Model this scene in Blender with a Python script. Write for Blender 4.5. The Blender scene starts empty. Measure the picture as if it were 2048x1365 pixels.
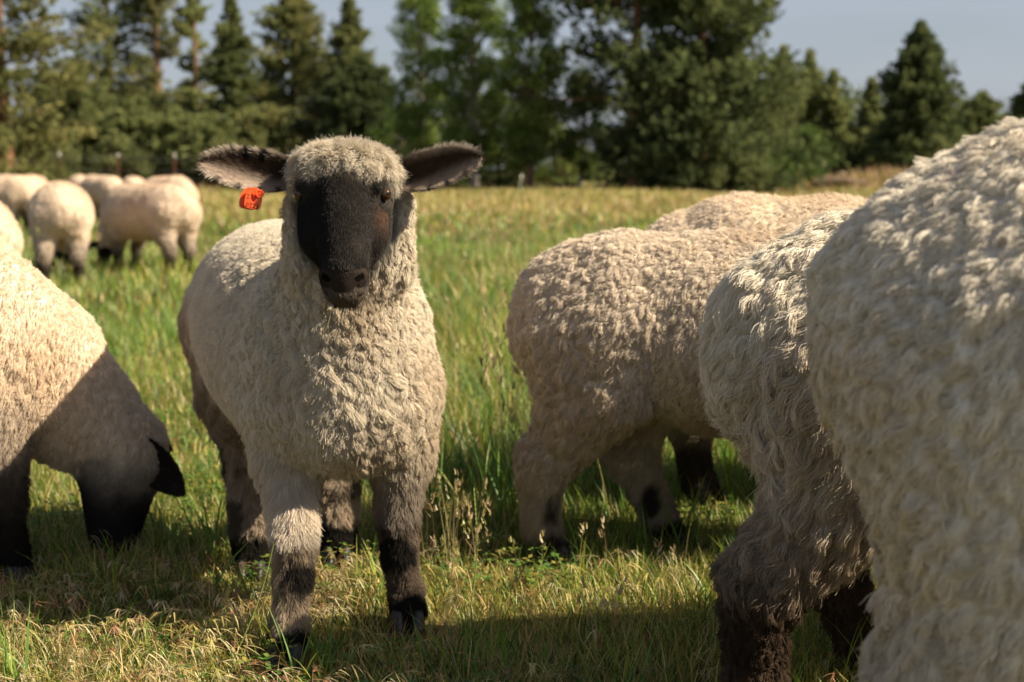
import bpy, math, random
import numpy as np
from mathutils import Vector, Matrix

rng = np.random.default_rng(11)
random.seed(5)
PI = math.pi
scene = bpy.context.scene
COL = scene.collection

# ------------------------------------------------------------------ camera, sky, sun, exposure
H_EYE = 0.78
F_PX = 2844.4
PITCH = math.atan(342.5 / F_PX)
cam_d = bpy.data.cameras.new('camera')
cam_d.lens = 50; cam_d.sensor_width = 36; cam_d.clip_start = .05; cam_d.clip_end = 3000
cam = bpy.data.objects.new('camera', cam_d); COL.objects.link(cam)
cam.location = (0, 0, H_EYE); cam.rotation_euler = (PI / 2 - PITCH, 0, 0)
cam_d.dof.use_dof = True; cam_d.dof.focus_distance = 2.13; cam_d.dof.aperture_fstop = 5.0
scene.camera = cam

SUN_EL = math.radians(40)
SUN_AZ = math.atan2(-.21, .97)          # angle in the ground plane of the direction towards the sun
sun_dir = Vector((math.cos(SUN_AZ) * math.cos(SUN_EL), math.sin(SUN_AZ) * math.cos(SUN_EL), math.sin(SUN_EL)))
sun_d = bpy.data.lights.new('sun', 'SUN'); sun_d.energy = 5.0; sun_d.angle = math.radians(.55); sun_d.color = (1, .87, .67)
sun = bpy.data.objects.new('sun', sun_d); COL.objects.link(sun)
sun.rotation_euler = sun_dir.to_track_quat('Z', 'Y').to_euler(); sun.location = (6, -3, 8)

world = bpy.data.worlds.new('World'); scene.world = world; world.use_nodes = True
wt = world.node_tree; wt.nodes.clear()
def nd(t, kind, **kw):
    n = t.nodes.new(kind)
    for k, v in kw.items(): setattr(n, k, v)
    return n
sky = nd(wt, 'ShaderNodeTexSky', sky_type='NISHITA', sun_disc=False)
sky.sun_elevation = SUN_EL; sky.sun_rotation = PI / 2 - SUN_AZ; sky.dust_density = 2.0; sky.air_density = 1.0; sky.ozone_density = 1.2
tc = nd(wt, 'ShaderNodeTexCoord')
mp = nd(wt, 'ShaderNodeMapping'); mp.inputs['Scale'].default_value = (1.5, 1.5, 9)
nz = nd(wt, 'ShaderNodeTexNoise'); nz.inputs['Scale'].default_value = 1.7; nz.inputs['Detail'].default_value = 5; nz.inputs['Roughness'].default_value = .5
mr = nd(wt, 'ShaderNodeMapRange'); mr.inputs['From Min'].default_value = .35; mr.inputs['From Max'].default_value = .75
mr.inputs['To Min'].default_value = .45; mr.inputs['To Max'].default_value = .95
mx = nd(wt, 'ShaderNodeMix', data_type='RGBA')
mx.inputs[7].default_value = (5.1, 5.55, 6.5, 1)       # thin high cloud, same brightness all round
bg = nd(wt, 'ShaderNodeBackground'); bg.inputs['Strength'].default_value = .05
wo = nd(wt, 'ShaderNodeOutputWorld')
L = wt.links.new
L(tc.outputs['Generated'], mp.inputs['Vector']); L(mp.outputs['Vector'], nz.inputs['Vector'])
spz = nd(wt, 'ShaderNodeSeparateXYZ'); L(tc.outputs['Generated'], spz.inputs[0])
mh = nd(wt, 'ShaderNodeMapRange'); mh.inputs['From Min'].default_value = 0; mh.inputs['From Max'].default_value = .75; mh.inputs['To Min'].default_value = 1; mh.inputs['To Max'].default_value = .12
L(spz.outputs['Z'], mh.inputs['Value'])
mm_ = nd(wt, 'ShaderNodeMath', operation='MULTIPLY'); L(nz.outputs['Fac'], mr.inputs['Value']); L(mr.outputs['Result'], mm_.inputs[0]); L(mh.outputs['Result'], mm_.inputs[1]); L(mm_.outputs[0], mx.inputs[0]); L(sky.outputs['Color'], mx.inputs[6])
L(mx.outputs[2], bg.inputs['Color']); L(bg.outputs['Background'], wo.inputs['Surface'])

vs = scene.view_settings
vs.view_transform = 'Standard'; vs.look = 'None'; vs.gamma = 1; vs.use_curve_mapping = False; vs.exposure = 1.0
cy = scene.cycles
cy.use_denoising = True; cy.max_bounces = 6; cy.diffuse_bounces = 4; cy.glossy_bounces = 2; cy.transmission_bounces = 3
cy.transparent_max_bounces = 6; cy.sample_clamp_indirect = 6; cy.use_adaptive_sampling = True; cy.adaptive_threshold = .015
try:
    scene.cycles_curves.shape = 'RIBBONS'; scene.cycles_curves.subdivisions = 2
except Exception: pass

# ------------------------------------------------------------------ small helpers
def at(px, py, Y):
    """the point at distance Y (metres ahead) that stands at that place of the photograph"""
    u = (px - 1024) / F_PX; v = (682.5 - py) / F_PX
    dy = v * math.sin(PITCH) + math.cos(PITCH); dz = v * math.cos(PITCH) - math.sin(PITCH)
    t = Y / dy
    return (u * t, Y, H_EYE + dz * t)

def tag(o, label=None, cat=None, group=None, kind=None):
    if label: o['label'] = label
    if cat: o['category'] = cat
    if group: o['group'] = group
    if kind: o['kind'] = kind
    return o
def empty(name, loc=(0, 0, 0), rz=0):
    o = bpy.data.objects.new(name, None); COL.objects.link(o); o.location = loc; o.rotation_euler = (0, 0, rz)
    o.empty_display_size = .1
    return o
def link(name, data, parent=None, loc=None):
    o = bpy.data.objects.new(name, data); COL.objects.link(o)
    if parent: o.parent = parent
    if loc is not None: o.location = loc
    return o
def np_mesh(name, verts, faces, mat, smooth=True, col=None, loops=None):
    """faces: (n,3) or (n,4) array, or a list of such arrays"""
    me = bpy.data.meshes.new(name)
    verts = np.asarray(verts, np.float32)
    fl = [np.asarray(f, np.int32) for f in (faces if isinstance(faces, list) else [faces]) if len(f)]
    me.vertices.add(len(verts)); me.vertices.foreach_set('co', verts.ravel())
    idx = np.concatenate([f.ravel() for f in fl]); cnt = np.concatenate([np.full(len(f), f.shape[1], np.int32) for f in fl])
    st = np.concatenate([[0], np.cumsum(cnt)[:-1]]).astype(np.int32)
    me.loops.add(len(idx)); me.loops.foreach_set('vertex_index', idx)
    me.polygons.add(len(cnt)); me.polygons.foreach_set('loop_start', st)
    me.polygons.foreach_set('use_smooth', np.full(len(cnt), smooth))
    me.update(calc_edges=True)
    if col is not None:
        a = me.attributes.new('col', 'FLOAT_COLOR', 'POINT')
        c = np.ones((len(verts), 4), np.float32); c[:, :3] = col
        a.data.foreach_set('color', c.ravel())
    if mat: me.materials.append(mat)
    return me
def unit(v): return v / np.maximum(np.linalg.norm(v, axis=-1, keepdims=True), 1e-9)
def vnormals(V, F):
    n = np.zeros_like(V)
    e1 = V[F[:, 2]] - V[F[:, 0]]; e2 = V[F[:, 3 % F.shape[1]] if F.shape[1] == 4 else F[:, 1]] - V[F[:, 1] if F.shape[1] == 4 else F[:, 0]]
    fn = np.cross(e1, e2) if F.shape[1] == 4 else np.cross(e2, e1)
    for k in range(F.shape[1]):
        for c in range(3): n[:, c] += np.bincount(F[:, k], fn[:, c], len(V))
    return unit(n)

def hash3(i, j, k, s):
    i = i.astype(np.int64); j = j.astype(np.int64); k = k.astype(np.int64)
    h = (i * 73856093) ^ (j * 19349663) ^ (k * 83492791) ^ (s * 2654435761)
    h = (h ^ (h >> 13)) * 1274126177 & 0x7fffffff
    return ((h ^ (h >> 16)) & 0xffff) / 65535.0
def vnoise(P, scale, seed=0):
    """smooth value noise 0..1"""
    q = P * scale; b = np.floor(q); f = q - b; f = f * f * (3 - 2 * f)
    r = 0
    for dx in (0, 1):
        for dy in (0, 1):
            for dz in (0, 1):
                w = (f[:, 0] if dx else 1 - f[:, 0]) * (f[:, 1] if dy else 1 - f[:, 1]) * (f[:, 2] if dz else 1 - f[:, 2])
                r = r + w * hash3(b[:, 0] + dx, b[:, 1] + dy, b[:, 2] + dz, seed)
    return r
def worley(P, cell, seed=0):
    """nearest jittered point: returns id, distance / cell"""
    q = P / cell; b = np.floor(q)
    best = np.full(len(P), 9e9); bid = np.zeros(len(P), np.int64)
    for dx in (-1, 0, 1):
        for dy in (-1, 0, 1):
            for dz in (-1, 0, 1):
                i, j, k = b[:, 0] + dx, b[:, 1] + dy, b[:, 2] + dz
                d = (i + hash3(i, j, k, seed + 1) - q[:, 0])**2 + (j + hash3(i, j, k, seed + 2) - q[:, 1])**2 + (k + hash3(i, j, k, seed + 3) - q[:, 2])**2
                m = d < best
                best[m] = d[m]
                bid[m] = (((i + 4096) * 8192 + (j + 4096)) * 8192 + (k + 4096)).astype(np.int64)[m]
    return bid, np.sqrt(best)

# ------------------------------------------------------------------ materials
def mat_new(name):
    m = bpy.data.materials.new(name); m.use_nodes = True
    t = m.node_tree; t.nodes.clear()
    out = nd(t, 'ShaderNodeOutputMaterial')
    return m, t, out
def mat_plain(name, col, rough=.8, spec=.3, noise=None, col2=None, nscale=30, bump=0):
    m, t, out = mat_new(name)
    b = nd(t, 'ShaderNodeBsdfPrincipled'); b.inputs['Roughness'].default_value = rough; b.inputs['Specular IOR Level'].default_value = spec
    b.inputs['Base Color'].default_value = (*col, 1)
    if col2:
        tcn = nd(t, 'ShaderNodeTexCoord'); n = nd(t, 'ShaderNodeTexNoise'); n.inputs['Scale'].default_value = nscale; n.inputs['Detail'].default_value = 6
        t.links.new(tcn.outputs['Object'], n.inputs['Vector'])
        r = nd(t, 'ShaderNodeValToRGB'); r.color_ramp.elements[0].position = .35; r.color_ramp.elements[1].position = .65
        r.color_ramp.elements[0].color = (*col, 1); r.color_ramp.elements[1].color = (*col2, 1)
        t.links.new(n.outputs['Fac'], r.inputs['Fac']); t.links.new(r.outputs['Color'], b.inputs['Base Color'])
        if bump:
            bp = nd(t, 'ShaderNodeBump'); bp.inputs['Strength'].default_value = bump; bp.inputs['Distance'].default_value = .02
            t.links.new(n.outputs['Fac'], bp.inputs['Height']); t.links.new(bp.outputs['Normal'], b.inputs['Normal'])
    t.links.new(b.outputs['BSDF'], out.inputs['Surface'])
    return m
def mat_attr(name, trans=.0, gloss=.0, rough=.45, nscale=0, tint=(1, 1, 1)):
    """colour read from the 'col' attribute of each blade, leaf or fibre"""
    m, t, out = mat_new(name)
    a = nd(t, 'ShaderNodeAttribute', attribute_name='col')
    d = nd(t, 'ShaderNodeBsdfDiffuse')
    src = a.outputs['Color']
    t.links.new(src, d.inputs['Color'])
    cur = d.outputs['BSDF']
    if trans:
        tr = nd(t, 'ShaderNodeBsdfTranslucent'); t.links.new(src, tr.inputs['Color'])
        mxs = nd(t, 'ShaderNodeMixShader'); mxs.inputs[0].default_value = trans
        t.links.new(cur, mxs.inputs[1]); t.links.new(tr.outputs['BSDF'], mxs.inputs[2]); cur = mxs.outputs['Shader']
    if gloss:
        g = nd(t, 'ShaderNodeBsdfGlossy'); g.inputs['Roughness'].default_value = rough; g.inputs['Color'].default_value = (1, .97, .92, 1)
        mxs = nd(t, 'ShaderNodeMixShader'); mxs.inputs[0].default_value = gloss
        t.links.new(cur, mxs.inputs[1]); t.links.new(g.outputs['BSDF'], mxs.inputs[2]); cur = mxs.outputs['Shader']
    t.links.new(cur, out.inputs['Surface'])
    return m
M_SKIN = mat_attr('sheep_skin')
M_WOOL = mat_attr('wool_fibre', trans=.16)
M_FUR = mat_attr('short_fur', gloss=.010, rough=.40)
M_GRASS = mat_attr('grass_blade', trans=.42, gloss=.035, rough=.5)
M_LEAF = mat_attr('leaf', trans=.45)
M_BARK = mat_plain('bark', (.11, .07, .045), .9, .1, col2=(.22, .13, .08), nscale=7, bump=.6)
M_REDBARK = mat_plain('red_pine_bark', (.13, .065, .04), .9, .1, col2=(.24, .125, .07), nscale=5, bump=.6)
M_ORANGEBARK = mat_plain('orange_pine_bark', (.22, .10, .055), .9, .1, col2=(.38, .19, .10), nscale=5, bump=.6)
M_GREYBARK = mat_plain('pale_bark', (.16, .14, .11), .9, .1, col2=(.32, .29, .24), nscale=6, bump=.5)
M_HOOF = mat_plain('hoof', (.018, .016, .015), .5, .4, col2=(.05, .045, .04), nscale=60, bump=.2)

# ------------------------------------------------------------------ bodies as smooth-blended volumes
class Prim: pass
def rc(a, b, ra, rb, reg, k=.03):
    p = Prim(); p.t = 0; p.a = np.array(a, float); p.b = np.array(b, float); p.ra = ra; p.rb = rb; p.reg = reg; p.k = k
    lo = np.minimum(p.a - ra, p.b - rb); hi = np.maximum(p.a + ra, p.b + rb); p.lo, p.hi = lo, hi
    return p
def el(c, r, reg, k=.03, R=None):
    p = Prim(); p.t = 1; p.a = np.array(c, float); p.r = np.array(r, float); p.reg = reg; p.k = k
    p.R = np.eye(3) if R is None else np.array(R, float)
    m = max(r); p.lo = p.a - m; p.hi = p.a + m
    return p
def pd(p, X):
    if p.t == 0:
        ab = p.b - p.a; t = np.clip(((X - p.a) @ ab) / max(ab @ ab, 1e-9), 0, 1)
        return np.linalg.norm(X - p.a - t[..., None] * ab, axis=-1) - (p.ra + (p.rb - p.ra) * t)
    q = (X - p.a) @ p.R
    k0 = np.linalg.norm(q / p.r, axis=-1); k1 = np.linalg.norm(q / (p.r * p.r), axis=-1)
    return k0 * (k0 - 1) / np.maximum(k1, 1e-6)
def field(prims, X, shape=None, axes=None, cuts=()):
    if axes is None:
        d = np.full(X.shape[:-1], 1.0)
        for p in prims:
            e = pd(p, X); h = np.maximum(p.k - np.abs(d - e), 0) / p.k
            d = np.minimum(d, e) - h * h * p.k * .25
        for p in cuts:
            e = -pd(p, X); h = np.maximum(p.k - np.abs(d - e), 0) / p.k
            d = np.maximum(d, e) + h * h * p.k * .25
        return d
    xs, ys, zs = axes
    d = np.full((len(xs), len(ys), len(zs)), 1.0, np.float32)
    def sub(p, mg):
        s = []
        for c, ax in enumerate(axes):
            s.append(slice(int(np.searchsorted(ax, p.lo[c] - mg)), int(np.searchsorted(ax, p.hi[c] + mg))))
        return tuple(s)
    for pas, lst in ((0, prims), (1, cuts)):
        for p in lst:
            s = sub(p, .07)
            if any(q.stop <= q.start for q in s): continue
            G = np.stack(np.meshgrid(xs[s[0]], ys[s[1]], zs[s[2]], indexing='ij'), -1)
            e = pd(p, G); dd = d[s]
            if pas: e = -e
            h = np.maximum(p.k - np.abs(dd - e), 0) / p.k
            d[s] = (np.minimum(dd, e) - h * h * p.k * .25) if not pas else (np.maximum(dd, e) + h * h * p.k * .25)
    return d
def surface(prims, step, cuts=(), fine=None, smooth=2):
    """surface nets on a grid (with a finer stretch where 'fine' = (lo, hi, step) asks for it) -> verts, quads"""
    lo = np.min([p.lo for p in prims], 0) - .05; hi = np.max([p.hi for p in prims], 0) + .05
    axes = []
    for c in range(3):
        if fine is None: axes.append(np.arange(lo[c], hi[c] + step, step)); continue
        a0, a1, fs = fine[0][c], fine[1][c], fine[2]
        A = [np.arange(lo[c], a0, step)] if a0 > lo[c] else []
        A.append(np.arange(max(a0, lo[c]), min(a1, hi[c]), fs))
        if a1 < hi[c]: A.append(np.arange(a1, hi[c] + step, step))
        axes.append(np.concatenate(A))
    d = field(prims, None, axes=axes, cuts=cuts)
    s = d < 0
    nx, ny, nz_ = d.shape
    c8 = [s[i:nx - 1 + i, j:ny - 1 + j, k:nz_ - 1 + k] for i in (0, 1) for j in (0, 1) for k in (0, 1)]
    tot = sum(c.astype(np.int8) for c in c8)
    act = (tot > 0) & (tot < 8)
    I = np.argwhere(act); vid = np.full(act.shape, -1, np.int64); vid[act] = np.arange(len(I))
    acc = np.zeros((len(I), 3)); n = np.zeros(len(I))
    ax = [np.asarray(a) for a in axes]
    def corner(o): 
        j = I + o
        return d[j[:, 0], j[:, 1], j[:, 2]], np.stack([ax[0][j[:, 0]], ax[1][j[:, 1]], ax[2][j[:, 2]]], -1)
    for dim in range(3):
        for u in (0, 1):
            for v in (0, 1):
                o = np.zeros(3, int); o2 = [q for q in range(3) if q != dim]; o[o2[0]] = u; o[o2[1]] = v
                e = o.copy(); e[dim] = 1
                d0, p0 = corner(o); d1, p1 = corner(e)
                m = (d0 < 0) != (d1 < 0)
                t = (d0 / np.where(np.abs(d0 - d1) < 1e-12, 1, d0 - d1))[:, None]
                P = p0 + (p1 - p0) * t
                acc[m] += P[m]; n[m] += 1
    V = acc / n[:, None]
    Q = []
    for dim in range(3):
        a = np.moveaxis(s, dim, 0); vv = np.moveaxis(vid, dim, 0)
        ch = a[1:] != a[:-1]; ch[:, 0, :] = False; ch[:, -1, :] = False; ch[:, :, 0] = False; ch[:, :, -1] = False
        J = np.argwhere(ch); i, j, k = J.T
        q = np.stack([vv[i, j - 1, k - 1], vv[i, j, k - 1], vv[i, j, k], vv[i, j - 1, k]], -1)
        flip = a[i, j, k] if dim != 1 else ~a[i, j, k]
        q[~flip] = q[~flip][:, ::-1]
        Q.append(q)
    Q = np.concatenate(Q); Q = Q[(Q >= 0).all(1)]
    for _ in range(smooth):
        S = np.zeros_like(V); cn = np.zeros(len(V))
        for k in range(4):
            for m in (1, 3):
                for c in range(3): S[:, c] += np.bincount(Q[:, k], V[Q[:, (k + m) % 4], c], len(V))
                cn += np.bincount(Q[:, k], minlength=len(V))
        V = V * .45 + .55 * S / np.maximum(cn, 1)[:, None]
    return V, Q

def attrs(prims, V, regs, keys, blend=.012):
    """blend every region's values over the surface by nearness"""
    D = np.stack([pd(p, V) for p in prims], -1)
    W = np.exp(-(D - D.min(1, keepdims=True)) / blend); W /= W.sum(1, keepdims=True)
    out = {}
    for k in keys:
        T = np.array([np.atleast_1d(regs[p.reg][k]) for p in prims], float)
        o = W @ T
        out[k] = o[:, 0] if o.shape[1] == 1 else o
    return out

# ------------------------------------------------------------------ fibres
def hair_object(name, P, radius, col, mat, parent):
    """P: (n, k, 3) points; radius (n, k); col (n, 3)"""
    n, k, _ = P.shape
    cu = bpy.data.hair_curves.new(name)
    cu.add_curves([k] * n)
    cu.attributes['position'].data.foreach_set('vector', P.astype(np.float32).ravel()) if 'position' in cu.attributes else cu.position_data.foreach_set('vector', P.astype(np.float32).ravel())
    ra = cu.attributes.get('radius') or cu.attributes.new('radius', 'FLOAT', 'POINT')
    ra.data.foreach_set('value', radius.astype(np.float32).ravel())
    ca = cu.attributes.new('col', 'FLOAT_COLOR', 'CURVE')
    c = np.ones((n, 4), np.float32); c[:, :3] = col
    ca.data.foreach_set('color', c.ravel())
    cu.materials.append(mat)
    return link(name, cu, parent)
def scatter(V, F, n, wv, rg):
    """n points on the quads, chance in step with area and the vertex weight; -> corner ids, weights"""
    T = np.concatenate([F[:, [0, 1, 2]], F[:, [0, 2, 3]]]) if F.shape[1] == 4 else F
    ar = np.linalg.norm(np.cross(V[T[:, 1]] - V[T[:, 0]], V[T[:, 2]] - V[T[:, 0]]), axis=1) * wv[T].mean(1)
    cdf = np.cumsum(ar); t = np.searchsorted(cdf, rg.random(n) * cdf[-1])
    t = np.clip(t, 0, len(T) - 1)
    a = rg.random((n, 2)); m = a.sum(1) > 1; a[m] = 1 - a[m]
    w = np.stack([1 - a.sum(1), a[:, 0], a[:, 1]], -1)
    return T[t], w
def ip(A, T, w):
    return (A[T] * (w[..., None] if A.ndim == 2 else w)).sum(1)

SIZES = (.006, .010, .0125, .0155, .019)
def lock_cells(P, cell, el=.6):
    lab = np.argmin(np.abs(np.log(np.maximum(cell, 1e-4)[:, None] / np.array(SIZES)[None])), 1)
    for q, cs in enumerate(SIZES):
        m = np.where(lab == q)[0]
        if len(m):
            X = P[m] + np.stack([vnoise(P[m], 1 / (cs * 1.9), 5 + k) - .5 for k in range(3)], -1) * cs * 1.3
            i, dist = worley(X * np.array([1, 1, el]), cs, 17 + q)      # locks a little longer than wide
            yield q, m, cs, i, dist
def fleece(parent, V, F, N, A, n, seed, fwd, kpts=6, name='fleece', thin=1.0, mat=None):
    """A: per-vertex len, dens, cell, clump, tilt, wave, rad, col, flow(3 optional)"""
    rg = np.random.default_rng(seed)
    T, w = scatter(V, F, n, A['dens'] * (A['len'] > .0015), rg)
    R = ip(V, T, w); NN = unit(ip(N, T, w)); Ln = ip(A['len'], T, w); cell = ip(A['cell'], T, w); cl = ip(A['clump'], T, w)
    tilt = ip(A['tilt'], T, w); wav = ip(A['wave'], T, w); rad = ip(A['rad'], T, w); col = ip(A['col'], T, w)
    R0 = ip(A['V0'], T, w) if 'V0' in A else R
    fl = ip(A['flow'], T, w)
    fl = fl - NN * (fl * NN).sum(1, keepdims=True)
    fl = fl / np.maximum(np.linalg.norm(fl, axis=1, keepdims=True), .25)
    P = np.zeros((n, kpts, 3)); cen = np.zeros((n, 3)); cN = np.zeros((n, 3)); cF = np.zeros((n, 3)); h1 = np.zeros(n); rr = np.zeros(n); ph = np.zeros(n)
    for q, m, cs, i, dist in lock_cells(R0, cell, A.get('el', .6)):
        u, inv = np.unique(i, return_inverse=True); cnt = np.bincount(inv).astype(float)
        for c in range(3):
            cen[m, c] = (np.bincount(inv, R[m, c]) / cnt)[inv]
            cN[m, c] = (np.bincount(inv, NN[m, c]) / cnt)[inv]
            cF[m, c] = (np.bincount(inv, fl[m, c]) / cnt)[inv]
        h1[m] = rg.random(len(u))[inv]; ph[m] = (rg.random(len(u)) * 6.283)[inv]
        rr[m] = np.linalg.norm(R[m] - cen[m], axis=1) / cs
    cN = unit(cN)
    side = unit(np.cross(cN, cF + 1e-6))
    ts = np.linspace(0, 1, kpts)
    jit = rg.normal(0, 1, (n, 3))
    dirv = unit(NN * (1 - tilt)[:, None] + fl * tilt[:, None] + jit * (.10 + .12 * (1 - cl))[:, None])
    a1 = (h1 - .5)[:, None]
    cdir = unit(cN * (1 - tilt)[:, None] + cF * tilt[:, None] + side * a1 * .55 + (hashv(ph) - .5) * .35)
    len_i = Ln * (.8 + .35 * rg.random(n)) * (1 - .32 * np.clip(rr, 0, 1)**2 * cl) * (.75 + .5 * h1)
    lenc = Ln * (.75 + .5 * h1)
    amp = wav * Ln; blunt = .18 + .35 * rng_lock(ph)
    stray = rg.random(n) < .15
    cl = np.where(stray, cl * .25, cl * (.8 + .25 * rg.random(n))); len_i = np.where(stray, len_i * 1.02, len_i)
    for k, t in enumerate(ts):
        droop = fl * (Ln * .35 * t * t * tilt)[:, None]
        own = R + dirv * (len_i * t)[:, None] + droop
        lk = cen + cdir * (lenc * t)[:, None] + (side * a1 * .8 - cN * .35) * (lenc * t * t * np.minimum(wav * 4, 1))[:, None] + cF * (Ln * .35 * t * t * tilt)[:, None]
        c = (cl * t**1.1)[:, None]
        ww = np.sin(ph + t * 7.5)[:, None] * side * (amp * t)[:, None] * .5 + np.cos(ph * 1.7 + t * 6.3)[:, None] * cN * (amp * t)[:, None] * .3
        P[:, k] = own * (1 - c) + (lk + (R - cen) * blunt[:, None]) * c + ww + jit * (Ln * .05 * t)[:, None]
    radius = rad[:, None] * (1.0 - .45 * ts[None]**2)
    v = (.86 + .22 * h1 + .08 * rg.normal(0, 1, n))[:, None]
    return hair_object(name, P, radius * thin, np.clip(col * v, 0, .9), mat or M_WOOL, parent)
def rng_lock(x): return np.mod(np.sin(x * 7.31) * 9173.1, 1)
def hashv(x):
    return np.stack([np.mod(np.sin(x * 12.9 + q) * 43758.5, 1) for q in (1.1, 2.7, 4.3)], -1)

KEYS = ('len', 'dens', 'cell', 'clump', 'tilt', 'wave', 'rad', 'col', 'lump')
def reg(len, col, cell=.012, clump=.75, tilt=.4, wave=.15, rad=.00042, dens=1.0, lump=.004):
    return dict(len=len, col=np.array(col), cell=cell, clump=clump, tilt=tilt, wave=wave, rad=rad, dens=dens, lump=lump)
CREAM = (.72, .645, .525); CREAM2 = (.69, .615, .495); TAN = (.42, .33, .245); GREYB = (.20, .155, .115); BLACK = (.022, .019, .017); DKB = (.075, .055, .04)

def build_sheep(root, prims, regs, step, n_hair, seed, cuts=(), fine=None, paint=None, flow=None, kpts=6, lumps=True, thin=1.0, smooth=2, blend=.012, n_face=0):
    """one continuous skinned body (part 'body') plus its fibres (part 'fleece'); coordinates relative to the root"""
    V, F = surface(prims, step, cuts, fine, smooth)
    ragged = np.stack([vnoise(V, 75, 91 + k) - .5 for k in range(3)], -1) * .020 + np.stack([vnoise(V, 30, 95 + k) - .5 for k in range(3)], -1) * .024
    if fine is not None: ragged *= np.clip((.60 - V[:, 2:3]) / .05, .25, 1)
    A = attrs(prims, V + ragged, regs, KEYS, min(blend, .007))
    N = vnormals(V, F)
    fl = np.tile(np.array([0, 0, -1.0]), (len(V), 1)) if flow is None else flow(V)
    A['flow'] = fl
    A['cell'] = A['cell'] * (.72 + .6 * vnoise(V, 13, 88))
    if paint: paint(V, N, A)
    if lumps:
        d = np.zeros(len(V)); A['V0'] = V.copy()
        for q, m, cs, i, dist in lock_cells(V, A['cell'], A.get('el', .6)): d[m] = dist
        V = V + N * ((.55 - d) * A['lump'] * 1.25 + (vnoise(V, 16, seed) - .5) * A['lump'] * 1.2)[:, None]
        N = vnormals(V, F)
    me = np_mesh('body', V, F, M_SKIN, True, A['col'] * .85)
    b = link('body', me, root)
    f = None
    if n_face:
        fm = (A['len'] < .0075) & (V[:, 2] > .56); B = dict(A); B['dens'] = A['dens'] * fm; A = dict(A); A['dens'] = A['dens'] * ~fm
        fleece(root, V, F, N, B, n_face, seed + 500, None, 4, name='face_hair', mat=M_FUR)
    if n_hair: f = fleece(root, V, F, N, A, n_hair, seed, None, kpts, thin=thin)
    return b, f, (V, F, N, A)

def chaff(root, V, N, n, seed, test=None):
    rg = np.random.default_rng(seed); ids = np.arange(len(V)) if test is None else np.where(test(V))[0]
    ids = ids[rg.integers(0, len(ids), n)]
    p = V[ids] + N[ids] * rg.uniform(.006, .016, (n, 1)); d = unit(rg.normal(0, 1, (n, 3)) + np.array([0, 0, -.8])); d = unit(d - N[ids] * (d * N[ids]).sum(1, keepdims=True) * .8)
    ln = rg.uniform(.004, .016, (n, 1)) * np.where(rg.random((n, 1)) < .15, 2, 1); s_ = unit(np.cross(d, N[ids])) * rg.uniform(.0005, .0013, (n, 1))
    Vv = np.stack([p - d * ln / 2, p + s_ + N[ids] * .002, p + d * ln / 2, p - s_], 1).reshape(-1, 3)
    c = np.array([(.30, .22, .10), (.10, .075, .04), (.42, .34, .18)])[rg.integers(0, 3, n)]
    tag(link('chaff', np_mesh('chaff', Vv, np.arange(4 * n).reshape(n, 4), M_GRASS, False, np.repeat(c, 4, 0)), root), kind='stuff')
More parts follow.
